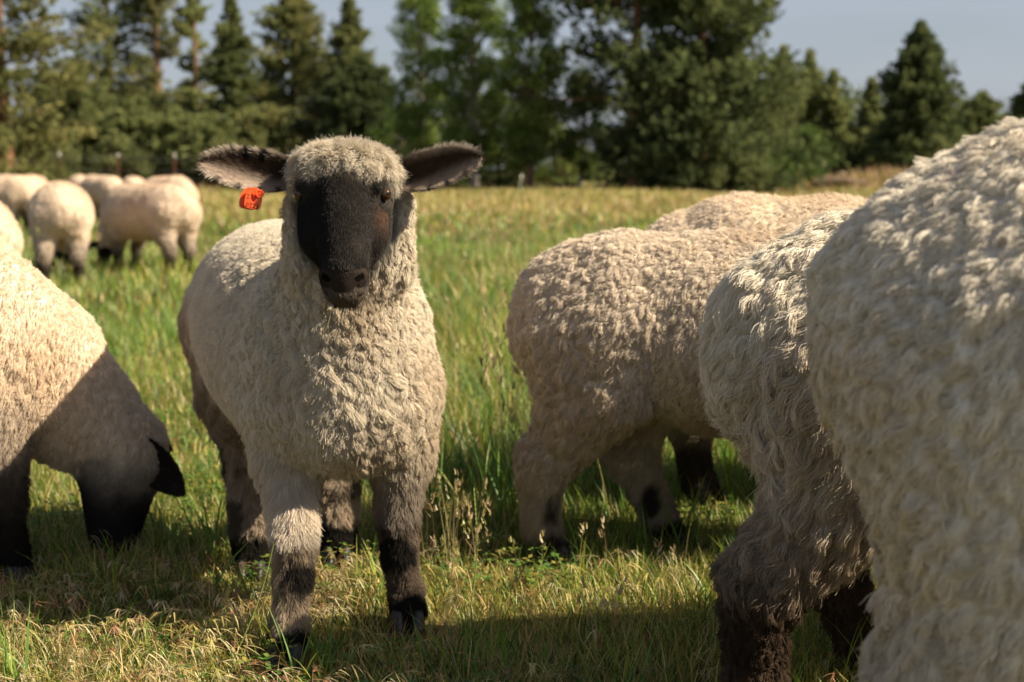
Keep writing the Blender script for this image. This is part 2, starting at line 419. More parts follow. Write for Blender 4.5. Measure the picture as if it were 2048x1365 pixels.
def generic_prims(yaw, s=1.0, pose='stand', feet=None, girth=1.0, base_z=0.0, neck=None, wleg=1.0):
    """a sheep in its own frame (x forward, y left), turned by yaw; feet = dict of foot (x, y) offsets in that frame"""
    c, n = math.cos(yaw), math.sin(yaw)
    def T(p): return np.array((p[0] * c - p[1] * n, p[0] * n + p[1] * c, p[2])) * s
    out = []
    def R(a, b, ra, rb, g, k=.04): out.append(rc(T(a), T(b), ra * s, rb * s, g, k * s))
    G = girth
    sp = [((-.42, 0, .53), .125), ((-.32, 0, .525), .165), ((-.10, 0, .505), .178), ((.10, 0, .495), .182), ((.27, 0, .51), .165), ((.37, 0, .48), .13)]
    for (a, ra), (b, rb) in zip(sp[:-1], sp[1:]): R(a, b, ra * G, rb * G, 'body', .06)
    R((-.06, 0, .46), (.14, 0, .45), .165 * G, .165 * G, 'belly', .06)
    R((-.46, 0, .52), (-.50, 0, .45), .036, .026, 'body', .05)
    fd = {'hl': (-.40, .11), 'hr': (-.40, -.11), 'fl': (.27, .105), 'fr': (.27, -.105)}
    fd.update(feet or {})
    for q, (fx, fy) in fd.items():
        sg = 1 if q[1] == 'l' else -1
        if q[0] == 'h':
            dx = fx + .40
            R((-.33, .07 * sg, .47), (-.29 + dx * .35, .105 * sg, .37), .120 * G, .078, 'thigh', .06)
            R((-.40, .075 * sg, .48), (-.375 + dx * .3, .10 * sg, .325), .108 * G, .070 * wleg, 'thigh', .05)
            R((-.375 + dx * .3, .10 * sg, .325), (-.42 + dx * .75, fy * .97, .20), .068 * wleg, .048 * wleg, 'shank', .03)
            R((-.29 + dx * .35, .105 * sg, .37), (-.42 + dx * .75, fy * .97, .215), .075, .046 * wleg, 'shank', .03)
            R((-.42 + dx * .75, fy * .97, .215), (fx, fy, .07), .045 * wleg, .033 * wleg, 'cannon', .02)
            R((fx, fy, .07), (fx + .025, fy, .03), .033 * wleg, .036, 'pastern', .02)
        else:
            dx = fx - .27
            R((.28, .09 * sg, .42), (.235 + dx * .4, .105 * sg, .32), .11, .07 * wleg, 'arm', .05)
            R((.235 + dx * .4, .105 * sg, .32), (.27 + dx * .8, fy, .19), .066 * wleg, .043 * wleg, 'forearm', .03)
            R((.27 + dx * .8, fy, .19), (fx, fy, .07), .041 * wleg, .032 * wleg, 'cannon', .02)
            R((fx, fy, .07), (fx + .025, fy, .03), .032 * wleg, .035, 'pastern', .02)
    if pose == 'graze':
        pts = neck or [((.36, 0, .48), .14), ((.50, 0, .34), .10), ((.60, .0, .22), .08), ((.67, .0, .055), .042)]
    else:
        pts = neck or [((.33, 0, .54), .13), ((.44, 0, .66), .095), ((.50, 0, .75), .08), ((.66, 0, .66), .042)]
    R(pts[0][0], pts[1][0], pts[0][1], pts[1][1], 'body', .06)
    R(pts[1][0], pts[2][0], pts[1][1], pts[2][1], 'neck', .04)
    R(pts[2][0], pts[3][0], pts[2][1] * .95, pts[3][1], 'face', .03)
    return out, T, fd, pts

def hoof_mesh():
    V, F = [], []
    for sg in (-1, 1):
        o = len(V)
        ring = []
        for k in range(10):
            a = k / 10 * 2 * PI
            ring.append((math.cos(a), math.sin(a)))
        for z, sx, sy, ox in ((.0, .036, .0165, .006), (.012, .034, .016, .004), (.034, .025, .0135, -.006), (.04, .018, .010, -.008)):
            for (x, y) in ring:
                V.append((ox + x * sx * (1.15 if x > 0 else .8), sg * .0175 + y * sy * (1 - .35 * max(0, x)), z))
        for r in range(3):
            for k in range(10):
                F.append((o + r * 10 + k, o + r * 10 + (k + 1) % 10, o + (r + 1) * 10 + (k + 1) % 10, o + (r + 1) * 10 + k))
        for k in range(1, 9, 2):
            F.append((o, o + k + 1, o + k, o)) if False else None
        V.append((.005, sg * .0175, 0)); V.append((-.008, sg * .0175, .041))
        for k in range(10):
            F.append((o + 40, o + (k + 1) % 10, o + k)); F.append((o + 41, o + 30 + k, o + 30 + (k + 1) % 10))
    me = bpy.data.meshes.new('hoof'); me.from_pydata(V, [], F); me.materials.append(M_HOOF)
    me.polygons.foreach_set('use_smooth', [True] * len(me.polygons)); me.update()
    return me
HOOF = hoof_mesh()
def add_hoof(root, x, y, z, rz, s=1.0):
    h = link('hoof', HOOF, root, (x, y, z)); h.rotation_euler = (0, 0, rz); h.scale = (s, s, s)

def ear_mesh(root_p, tip_p, up, front, W, cup=.55, thick=.005, nu=26, nv=13, droop=0.0):
    r = np.array(root_p, float); a = np.array(tip_p, float) - r; Ln = np.linalg.norm(a); a /= Ln
    up = np.array(up, float); up = unit(up - a * (up @ a)); fr = np.cross(a, up); fr = fr if fr @ np.array(front) > 0 else -fr
    U = np.linspace(0, 1, nu); Vv = np.linspace(-1, 1, nv)
    w = W * np.clip(.42 + .95 * np.sin(np.clip(U * .93 + .02, 0, 1)**.85 * PI) * .62, 0, 1) * np.sqrt(np.clip(1 - (np.clip(U - .62, 0, 1) / .385)**2.2, 0.0, 1))
    w = np.maximum(w, .0015)
    g, h = np.meshgrid(U, Vv, indexing='ij')
    ww = w[:, None]
    cp = cup * (1.25 - .75 * g)
    P = r + a * (g * Ln)[..., None] + up * (h * ww * (1 - .15 * cp) + droop * Ln * g * g)[..., None] - fr * (cp * (1 - h * h) * ww - .02 * np.sin(g * PI) * h * 0)[..., None]
    e = np.clip(1 - h**6, .15, 1) * thick
    P2 = P - fr * e[..., None]
    V = np.concatenate([P.reshape(-1, 3), P2.reshape(-1, 3)])
    i = np.arange(nu * nv).reshape(nu, nv); o = nu * nv
    q1 = np.stack([i[:-1, :-1], i[1:, :-1], i[1:, 1:], i[:-1, 1:]], -1).reshape(-1, 4)
    q2 = q1[:, ::-1] + o
    def strip(a_, b_): return np.stack([a_[:-1], b_[:-1], b_[1:], a_[1:]], -1)
    F = np.concatenate([q1, q2, strip(i[:, 0], i[:, 0] + o), strip(i[:, -1] + o, i[:, -1]), strip(i[-1] + o, i[-1]), strip(i[0], i[0] + o)])
    uv = np.concatenate([np.stack([g, h, np.zeros_like(g)], -1).reshape(-1, 3), np.stack([g, h, np.ones_like(g)], -1).reshape(-1, 3)])
    ctr = V.mean(0)
    n = vnormals(V, F)
    if (n[:o] @ fr).mean() < 0: F = F[:, ::-1]; n = -n
    return V, F, n, uv, a, up, fr

# ------------------------------------------------------------------ the ground
def ground_material():
    m, t, out = mat_new('pasture_soil')
    b = nd(t, 'ShaderNodeBsdfPrincipled'); b.inputs['Roughness'].default_value = .95; b.inputs['Specular IOR Level'].default_value = .1
    tcn = nd(t, 'ShaderNodeTexCoord')
    n1 = nd(t, 'ShaderNodeTexNoise'); n1.inputs['Scale'].default_value = .35; n1.inputs['Detail'].default_value = 8; n1.inputs['Roughness'].default_value = .65
    n2 = nd(t, 'ShaderNodeTexNoise'); n2.inputs['Scale'].default_value = 26; n2.inputs['Detail'].default_value = 6
    r1 = nd(t, 'ShaderNodeValToRGB')
    r1.color_ramp.elements[0].position = .36; r1.color_ramp.elements[0].color = (.075, .095, .022, 1)
    r1.color_ramp.elements[1].position = .64; r1.color_ramp.elements[1].color = (.22, .17, .07, 1)
    r2 = nd(t, 'ShaderNodeValToRGB')
    r2.color_ramp.elements[0].position = .3; r2.color_ramp.elements[0].color = (.45, .42, .38, 1)
    r2.color_ramp.elements[1].position = .7; r2.color_ramp.elements[1].color = (1.15, 1.1, 1, 1)
    mm = nd(t, 'ShaderNodeMix', data_type='RGBA', blend_type='MULTIPLY'); mm.inputs[0].default_value = 1
    bp = nd(t, 'ShaderNodeBump'); bp.inputs['Strength'].default_value = .7; bp.inputs['Distance'].default_value = .03
    for n in (n1, n2): t.links.new(tcn.outputs['Object'], n.inputs['Vector'])
    t.links.new(n1.outputs['Fac'], r1.inputs['Fac']); t.links.new(n2.outputs['Fac'], r2.inputs['Fac'])
    t.links.new(r1.outputs['Color'], mm.inputs[6]); t.links.new(r2.outputs['Color'], mm.inputs[7])
    t.links.new(mm.outputs[2], b.inputs['Base Color']); t.links.new(n2.outputs['Fac'], bp.inputs['Height']); t.links.new(bp.outputs['Normal'], b.inputs['Normal'])
    t.links.new(b.outputs['BSDF'], out.inputs['Surface'])
    return m
def bank_h(x, y):
    """a low dry bank in front of the pines on the right"""
    return .62 * np.exp(-((x - 13.2) / 2.6)**2 - ((y - 50) / 2.6)**2) + .25 * np.exp(-((x - 3.5) / 5)**2 - ((y - 62) / 4)**2)
def ground_h(x, y):
    x = np.asarray(x, float); y = np.asarray(y, float)
    far = np.clip((y - 6) / 30, 0, 1)
    return far * (.10 * np.sin(x * .21 + 1.3) * np.cos(y * .17) + .05 * np.sin(x * .5 + y * .33)) + bank_h(x, y)
gx = np.sign(np.linspace(-1, 1, 121)) * np.abs(np.linspace(-1, 1, 121))**2.4 * 900
gy = np.concatenate([np.linspace(-300, -4, 12), np.linspace(-3, 70, 110), np.linspace(75, 1500, 30)])
X, Y = np.meshgrid(gx, gy, indexing='ij')
GV = np.stack([X, Y, ground_h(X, Y)], -1).reshape(-1, 3)
i = np.arange(len(gx) * len(gy)).reshape(len(gx), len(gy))
GF = np.stack([i[:-1, :-1], i[1:, :-1], i[1:, 1:], i[:-1, 1:]], -1).reshape(-1, 4)
tag(link('ground', np_mesh('ground', GV, GF, ground_material())), kind='structure')

# ------------------------------------------------------------------ grass
def strips(base, az, h, lean, curl, width, col, levels, rg, yaw=None):
    """tapered bending blades; -> verts, list of faces, colours"""
    n = len(base)
    d = np.stack([np.cos(az), np.sin(az)], -1)
    yaw = (az + PI / 2 + rg.normal(0, .5, n)) if yaw is None else yaw
    s = np.stack([np.cos(yaw), np.sin(yaw), np.zeros(n)], -1)
    V = np.zeros((n, 2 * levels + 1, 3)); p = base.copy(); ang = lean.copy()
    seg = h / levels
    for k in range(levels + 1):
        wdt = width * (1 - (k / levels)**1.6) if k else width * .8
        if k < levels:
            V[:, 2 * k] = p - s * (wdt / 2)[:, None]; V[:, 2 * k + 1] = p + s * (wdt / 2)[:, None]
            p = p + np.concatenate([d * (np.sin(ang) * seg)[:, None], (np.cos(ang) * seg)[:, None]], -1)
            ang = ang + curl / levels
        else: V[:, 2 * k] = p
    st = (np.arange(n) * (2 * levels + 1))[:, None]
    Q = np.concatenate([st + np.array([[2 * k, 2 * k + 1, 2 * k + 3, 2 * k + 2]]) for k in range(levels - 1)]) if levels > 1 else np.zeros((0, 4), int)
    T3 = st + np.array([[2 * levels - 2, 2 * levels - 1, 2 * levels]])
    C = np.repeat(col[:, None], 2 * levels + 1, 1)
    return V.reshape(-1, 3), Q, T3, C.reshape(-1, 3)
STRAW = np.array((.57, .43, .16)); YGRN = np.array((.31, .33, .045)); GRN = np.array((.13, .25, .03)); DGRN = np.array((.04, .10, .016)); TANG = np.array((.36, .24, .12))
def grass_field(name, y0, y1, n, hfun, wid, levels, cfun, seed, tilt=(.15, .5), curl=(.2, 1.1), xpad=.5, dens=None):
    rg = np.random.default_rng(seed)
    m = int(n * 1.0)
    y = np.sqrt(y0**2 + rg.random(m) * (y1**2 - y0**2))
    x = (rg.random(m) * 2 - 1) * (y * .37 + xpad)
    if dens is not None:
        keep = rg.random(m) < dens(x, y); x, y = x[keep], y[keep]; m = len(x)
    base = np.stack([x, y, ground_h(x, y) - .004], -1)
    h = hfun(x, y, rg) * (.55 + .75 * rg.random(m))
    col = cfun(x, y, rg, m)
    az = rg.random(m) * 2 * PI
    wv = wid * (.6 + .8 * rg.random(m))
    V, Q, T3, C = strips(base, az, h, rg.uniform(*tilt, m), rg.uniform(*curl, m), wv, col, levels, rg)
    o = link(name, np_mesh(name, V, [Q, T3], M_GRASS, True, C)); return o
def nz2(x, y, s, seed): return vnoise(np.stack([x, y, np.zeros_like(x) + .37], -1), s, seed)
def pick(ws, cols, rg, m):
    w = np.stack(ws, -1); w = np.maximum(w, 0); w = np.cumsum(w / w.sum(1, keepdims=True), 1)
    k = (rg.random(m)[:, None] > w).sum(1); k = np.clip(k, 0, len(cols) - 1)
    return np.array(cols)[k] * (.75 + .5 * rg.random((m, 1))) * (1 + rg.normal(0, .05, (m, 3)))
FEET = ((-.36, 2.19), (-.178, 2.365), (-.505, 2.69), (-.35, 2.79), (-.95, 2.64), (.065, 2.75), (.30, 2.83), (.31, 1.98))
def trodden(x, y):
    k = np.ones_like(x)
    for fx_, fy_ in FEET: k = np.minimum(k, 1 - .5 * np.exp(-((x - fx_)**2 + (y - fy_ + .05)**2) / .016))
    return k
def c_near(x, y, rg, m):
    a = nz2(x, y, 2.3, 3); b = nz2(x, y, 7, 4)
    dry = np.clip(1.25 - (y - 2.1) * .25, .3, 1.2) * np.where(x < .05, 1.15, .55) * (.5 + b)
    return pick([dry * .85, .9 + .3 * b, .35 + 1.3 * a * np.clip(y - 2.2, .25, 1.5), .25 + .4 * a, .16 * dry], [STRAW, YGRN, GRN, DGRN, TANG], rg, m)
def c_mid(x, y, rg, m):
    a = nz2(x, y, .9, 8); b = nz2(x, y, .28, 9)
    path = np.exp(-((x + .16 * y + .15) / .55)**2) * np.clip((7 - y) / 3, 0, 1)
    lush = np.clip((b - .35) * 3, 0, 1.5)
    return (.5 + 1.0 * nz2(x, y, 1.9, 31) * (.6 + .8 * nz2(x, y, .5, 32)))[:, None] * pick([.09 + .9 * path + .35 * (1 - a), .75 + .4 * path, .55 + 1.7 * lush * a + .5 * a, .3 * lush + .15, .12 + .2 * path], [STRAW, YGRN, GRN, DGRN, TANG], rg, m)
def c_far(x, y, rg, m):
    b = nz2(x, y, .12, 12); tanb = np.exp(-((y - 31) / 8)**2) * 1.3 + np.clip((y - 36) / 12, 0, .8) * .7
    lush = np.exp(-((y - 17) / 5)**2) * np.clip(b * 1.6, .2, 1.2)
    return pick([.45 + 1.2 * tanb, .9 + 0 * x, .3 + 1.5 * lush, .1 + .5 * lush, .12 + .5 * tanb], [STRAW, YGRN, GRN, DGRN, TANG], rg, m)
def h_near(x, y, rg): return trodden(x, y) * (.034 + .045 * nz2(x, y, 3, 21) + .02 * (rg.random(len(x)) < .12))
def h_mid(x, y, rg):
    path = np.exp(-((x + .16 * y + .15) / .6)**2) * np.clip((7 - y) / 3, 0, 1)
    tall = np.exp(-((x - .02 * y) / .75)**2) * np.clip((y - 2.9) / 1.2, 0, 1)
    return (.055 + .10 * nz2(x, y, .8, 22) * nz2(x, y, 2.5, 24) * 1.6) * (1 - .55 * path) + .12 * tall * np.clip(y / 6, .5, 1) * np.clip((11 - y) / 4, .3, 1)
def h_far(x, y, rg): return .11 + .13 * nz2(x, y, .25, 23)
tag(grass_field('grass', 1.55, 3.6, 115000, h_near, .0026, 3, c_near, 41, xpad=.8), kind='stuff')
tag(grass_field('grass', 3.4, 7.0, 90000, h_mid, .0042, 2, c_mid, 42, xpad=.6), kind='stuff')
tag(grass_field('grass', 6.8, 16, 80000, lambda x, y, r: h_mid(x, y, r) + .03, .0085, 2, c_mid, 43, xpad=1.5), kind='stuff')
tag(grass_field('grass', 15.5, 60, 90000, h_far, .028, 2, c_far, 44, xpad=4), kind='stuff')

def clover(name, n, seed):
    rg = np.random.default_rng(seed); y = np.sqrt(1.8**2 + rg.random(n) * (4.6**2 - 1.8**2)); x = rg.uniform(-1, 1, n) * (y * .37 + .2)
    k = nz2(x, y, 2.6, 71) > .52; x, y = x[k], y[k]; n = len(x)
    c = np.stack([x, y, rg.uniform(.012, .05, n)], -1); Vs, Fs, Cs = [], [], []; off = 0
    col = np.array([(.10, .20, .03), (.19, .24, .04), (.34, .29, .06), (.06, .13, .02)])[rg.choice(4, n, p=[.4, .3, .12, .18])] * (.75 + .5 * rg.random((n, 1)))
    ph = rg.random(n) * 6.28; sz = rg.uniform(.006, .012, n)
    for t in range(3):
        a = ph + t * 2.09; d = np.stack([np.cos(a), np.sin(a), rg.uniform(-.1, .5, n)], -1); e = np.stack([-np.sin(a), np.cos(a), rg.normal(0, .2, n)], -1)
        P_ = np.stack([c, c + d * (sz * .6)[:, None] - e * (sz * .42)[:, None], c + d * (sz * 1.1)[:, None], c + d * (sz * .6)[:, None] + e * (sz * .42)[:, None]], 1)
        Vs.append(P_.reshape(-1, 3)); Fs.append(np.arange(4 * n).reshape(n, 4) + off); Cs.append(np.repeat(col, 4, 0)); off += 4 * n
    return link(name, np_mesh(name, np.concatenate(Vs), np.concatenate(Fs), M_GRASS, False, np.concatenate(Cs)))
tag(clover('clover', 16000, 9), kind='stuff')

def drooping_seedheads(name, pts, hs, seed, cols):
    """arched stems with a spray of hanging spikelets"""
    rg = np.random.default_rng(seed); n = len(pts)
    az = rg.random(n) * 2 * PI
    VV, QQ, TT, CC = [], [], [], []; off = 0
    def put(V, Q, T3, C):
        nonlocal off
        VV.append(V); QQ.append(Q + off); TT.append(T3 + off); CC.append(C); off += len(V)
    cb = np.array(cols)[rg.integers(0, len(cols), n)] * (.8 + .4 * rg.random((n, 1)))
    lean = rg.uniform(.05, .35, n); curl = rg.uniform(1.2, 2.0, n)
    put(*strips(pts, az, hs, lean, curl, np.full(n, .0013), cb, 6, rg))
    d = np.stack([np.cos(az), np.sin(az)], -1)
    for k in range(9):
        u = .62 + .38 * rg.random(n)
        p = pts.copy(); ang = lean.copy()
        for q in range(12):
            st = hs * u / 12
            p = p + np.concatenate([d * (np.sin(ang) * st)[:, None], (np.cos(ang) * st)[:, None]], -1); ang = lean + curl * u * (q + 1) / 12
        a2 = az + rg.normal(0, .9, n)
        put(*strips(p, a2, rg.uniform(.018, .042, n), rg.uniform(1.5, 2.5, n), rg.uniform(.2, .9, n), rg.uniform(.0016, .0034, n), cb * (.85 + .4 * rg.random((n, 1))), 3, rg))
    return link(name, np_mesh(name, np.concatenate(VV), [np.concatenate(QQ), np.concatenate(TT)], M_GRASS, True, np.concatenate(CC)))
rg0 = np.random.default_rng(77)
m = 3600
y = np.sqrt(1.7**2 + rg0.random(m) * (2.75**2 - 1.7**2)); x = rg0.uniform(-1, 1, m) * (y * .37 + .2)
kp = rg0.random(m) < np.where(x < -.28, 1.0, .16) * np.clip(nz2(x, y, 5, 61) * 1.9 - .15, .05, 1) * (trodden(x, y) > .8); x, y = x[kp], y[kp]
tag(drooping_seedheads('dry_grass', np.stack([x, y, 0 * x], -1), rg0.uniform(.06, .125, len(x)), 5, [(.50, .40, .17), (.42, .36, .11), (.36, .20, .11), (.58, .49, .28)]), kind='stuff')

def upright_seedheads(name, x, y, h, seed, wid=.0016, head=.05):
    rg = np.random.default_rng(seed); n = len(x)
    base = np.stack([x, y, ground_h(x, y)], -1); az = rg.random(n) * 2 * PI; lean = rg.uniform(.02, .22, n); curl = rg.uniform(.05, .5, n)
    col = np.array([(.40, .33, .15), (.30, .29, .09), (.45, .33, .18)])[rg.integers(0, 3, n)] * (.8 + .4 * rg.random((n, 1)))
    VV, QQ, TT, CC = [], [], [], []; off = 0
    V, Q, T3, C = strips(base, az, h, lean, curl, np.full(n, wid), col, 4, rg); VV.append(V); QQ.append(Q); TT.append(T3); CC.append(C); off = len(V)
    tip = V.reshape(n, -1, 3)[:, -1]
    for k in range(9):
        b = tip + rg.normal(0, .003, (n, 3)) - np.array([0, 0, 1]) * (rg.random(n) * head)[:, None]
        V, Q, T3, C = strips(b, rg.random(n) * 6.28, np.full(n, head * .45), rg.uniform(.1, .7, n), rg.uniform(0, .6, n), np.full(n, wid * 2.6), col * 1.05, 2, rg)
        VV.append(V); QQ.append(Q + off); TT.append(T3 + off); CC.append(C); off += len(V)
    return link(name, np_mesh(name, np.concatenate(VV), [np.concatenate(QQ), np.concatenate(TT)], M_GRASS, True, np.concatenate(CC)))
m = 1400
y = np.sqrt(3.1**2 + rg0.random(m) * (14**2 - 3.1**2)); x = rg0.uniform(-1, 1, m) * (y * .36 + .3)
kp = rg0.random(m) < (np.exp(-((x - .02 * y) / .5)**2) * .9 + .18); x, y = x[kp], y[kp]
tag(upright_seedheads('seeding_grass', x, y, rg0.uniform(.22, .46, len(x)), 6, .0028, .06), kind='stuff')
m = 160
x = rg0.uniform(-.02, .33, m); y = rg0.uniform(3.0, 4.6, m)
tag(upright_seedheads('seeding_grass', x, y, rg0.uniform(.25, .5, m), 7, .0022, .055), kind='stuff')

m = 60
x = np.concatenate([rg0.normal(-.125, .03, m // 2), rg0.uniform(-.1, .9, m // 2)]); y = np.concatenate([rg0.normal(2.68, .06, m // 2), rg0.uniform(2.05, 2.7, m // 2)])
tag(upright_seedheads('dry_weeds', x, y, rg0.uniform(.08, .2, m), 17, .0018, .03), kind='stuff')
def broad_tufts(name, spots, seed):
    rg = np.random.default_rng(seed); B, H, C_ = [], [], []
    for (px, py, n, h, r) in spots:
        B.append(np.stack([px + rg.normal(0, r, n), py + rg.normal(0, r, n), np.zeros(n)], -1)); H.append(h * rg.uniform(.5, 1.15, n))
        C_.append(np.array([GRN, YGRN, DGRN * 1.3])[rg.choice(3, n, p=[.55, .3, .15])] * (.8 + .5 * rg.random((n, 1))))
    B = np.concatenate(B); H = np.concatenate(H); C_ = np.concatenate(C_); n = len(B)
    V, Q, T3, C = strips(B, rg.random(n) * 6.28, H, rg.uniform(.05, .55, n), rg.uniform(.1, .9, n), rg.uniform(.003, .0062, n), C_, 5, rg)
    return link(name, np_mesh(name, V, [Q, T3], M_GRASS, True, C))
spots = [(rg0.uniform(-.85, .75), rg0.uniform(2.0, 3.5), int(rg0.integers(6, 18)), rg0.uniform(.07, .16), .03) for _ in range(90)]
spots += [(.13 + rg0.normal(0, .06), 2.72 + rg0.normal(0, .08), 9, .09, .03) for _ in range(4)] + [(-.62 + rg0.normal(0, .08), 2.85 + rg0.normal(0, .1), 12, .15, .03) for _ in range(6)]
spots += [(rg0.uniform(.5, .85), rg0.uniform(2.1, 2.6), 14, .12, .03) for _ in range(10)]
spots += [(-.04 + rg0.normal(0, .09), 3.3 + rg0.normal(0, .2), 22, .24, .04) for _ in range(12)]
tag(broad_tufts('grass_tufts', spots, 8), kind='stuff')

# ------------------------------------------------------------------ the lamb that looks into the camera
def hero():
    O = np.array((-.35, 2.515, 0.))
    root = empty('sheep', tuple(O))
    tag(root, 'black-faced lamb with an orange ear tag looking straight at the camera', 'sheep')
    w = lambda *p: np.array(p, float) - O
    P = []
    def R(a, b, ra, rb, g, k=.04): P.append(rc(w(*a), w(*b), ra, rb, g, k))
    def E_(c, r, g, k=.03): P.append(el(w(*c), r, g, k))
    # trunk
    R((-.49, 2.92, .495), (-.46, 2.82, .50), .12, .16, 'flank', .06)
    R((-.46, 2.82, .50), (-.415, 2.68, .49), .16, .166, 'flank', .06)
    R((-.415, 2.68, .49), (-.358, 2.54, .48), .166, .168, 'flank', .06)
    R((-.358, 2.54, .48), (-.302, 2.40, .48), .166, .143, 'side', .06)
    R((-.38, 2.6, .44), (-.33, 2.46, .43), .158, .15, 'flank', .06)
    R((-.296, 2.37, .49), (-.282, 2.335, .43), .134, .132, 'chest', .06)
    E_((-.275, 2.315, .40), (.112, .10, .105), 'brisket', .05)
    R((-.224, 2.385, .49), (-.218, 2.375, .40), .070, .068, 'side', .05)
    R((-.375, 2.42, .49), (-.38, 2.39, .40), .080, .074, 'side', .05)
    # neck
    R((-.260, 2.285, .70), (-.278, 2.355, .53), .082, .112, 'neck', .05)
    R((-.257, 2.235, .655), (-.270, 2.30, .49), .058, .098, 'neck', .04)
    # legs
    R((-.375, 2.385, .40), (-.375, 2.335, .30), .072, .055, 'arm', .04)
    R((-.375, 2.335, .30), (-.352, 2.245, .175), .048, .034, 'shin_pale', .025)
    R((-.352, 2.243, .165), (-.353, 2.232, .125), .0325, .0295, 'shin_black', .012)
    R((-.353, 2.230, .115), (-.357, 2.212, .062), .0275, .0245, 'shin_brown', .012)
    R((-.357, 2.212, .055), (-.36, 2.198, .028), .0255, .030, 'pastern', .015)
    R((-.195, 2.40, .40), (-.192, 2.405, .30), .07, .054, 'arm', .04)
    R((-.192, 2.405, .30), (-.197, 2.392, .19), .048, .034, 'shin_grey', .025)
    R((-.197, 2.39, .178), (-.194, 2.387, .12), .0325, .0295, 'shin_black', .012)
    R((-.194, 2.387, .11), (-.183, 2.38, .06), .0275, .0245, 'shin_dark', .012)
    R((-.183, 2.38, .055), (-.178, 2.368, .028), .0255, .030, 'pastern', .015)
    for (sx, foot) in ((-1, (-.508, 2.70)), (1, (-.352, 2.80))):
        hipx, hipy = (-.53, 2.80) if sx < 0 else (-.385, 2.86)
        R((hipx, hipy, .46), (hipx + .01, hipy - .06, .35), .105, .082, 'thigh', .05)
        R((hipx + .01, hipy - .06, .35), (foot[0] - .004, foot[1] + .055, .21), .075, .046, 'shank', .04)
        R((foot[0] - .004, foot[1] + .055, .21), (foot[0], foot[1] + .01, .085), .043, .035, 'cannon', .02)
        R((foot[0], foot[1] + .01, .08), (foot[0] + .003, foot[1] - .008, .028), .033, .034, 'pastern', .015)
    # head
    cx = -.257
    E_((cx, 2.222, .730), (.070, .080, .058), 'face', .02)
    E_((cx - .001, 2.230, .768), (.076, .074, .036), 'cap', .03)
    E_((cx - .004, 2.222, .772), (.062, .062, .028), 'cap', .03)
    E_((cx, 2.175, .787), (.058, .03, .022), 'cap', .02)
    R((cx, 2.165, .728), (-.246, 2.088, .628), .052, .029, 'face', .03)
    R((cx, 2.137, .745), (-.246, 2.064, .640), .027, .023, 'bridge', .02)
    E_((-.2445, 2.078, .618), (.0325, .034, .031), 'muzzle', .015)
    E_((-.244, 2.076, .600), (.023, .025, .0145), 'lip', .010)
    R((cx, 2.195, .665), (-.245, 2.10, .608), .043, .020, 'jaw', .025)
    for sx in (-1, 1):
        E_((cx + sx * .040, 2.185, .690), (.029, .045, .045), 'face', .02)
        E_((cx + sx * .055, 2.162, .756), (.011, .022, .007), 'brow', .018)      # brow
        E_((-.2445 + sx * .022, 2.062, .628), (.0125, .014, .0115), 'muzzle', .010)  # nostril wing
        P.append(rc(w(cx + sx * .071, 2.25, .72), w(cx + sx * .058, 2.24, .63), .024, .038, 'neck', .03))  # cheek wool
    cuts = []; mx_ = -.2445
    for sx in (-1, 1):
        cuts.append(rc(w(mx_ + sx * .0080, 2.034, .6115), w(mx_ + sx * .019, 2.039, .6205), .0026, .0036, 'x', .004))   # nostril
        cuts.append(rc(w(mx_ + sx * .019, 2.039, .6205), w(mx_ + sx * .028, 2.050, .6265), .0040, .0030, 'x', .004))
        cuts.append(rc(w(mx_, 2.036, .592), w(mx_ + sx * .018, 2.046, .5935), .0030, .0032, 'x', .004))                # mouth
        cuts.append(rc(w(mx_ + sx * .018, 2.046, .5935), w(mx_ + sx * .036, 2.078, .603), .0032, .0030, 'x', .004))
        cuts.append(el(w(cx + sx * .077, 2.150, .7435), (.0115, .012, .0084), 'x', .004))                                # eye opening
    cuts.append(rc(w(mx_, 2.036, .6115), w(mx_, 2.038, .592), .0028, .0028, 'x', .004))                               # philtrum
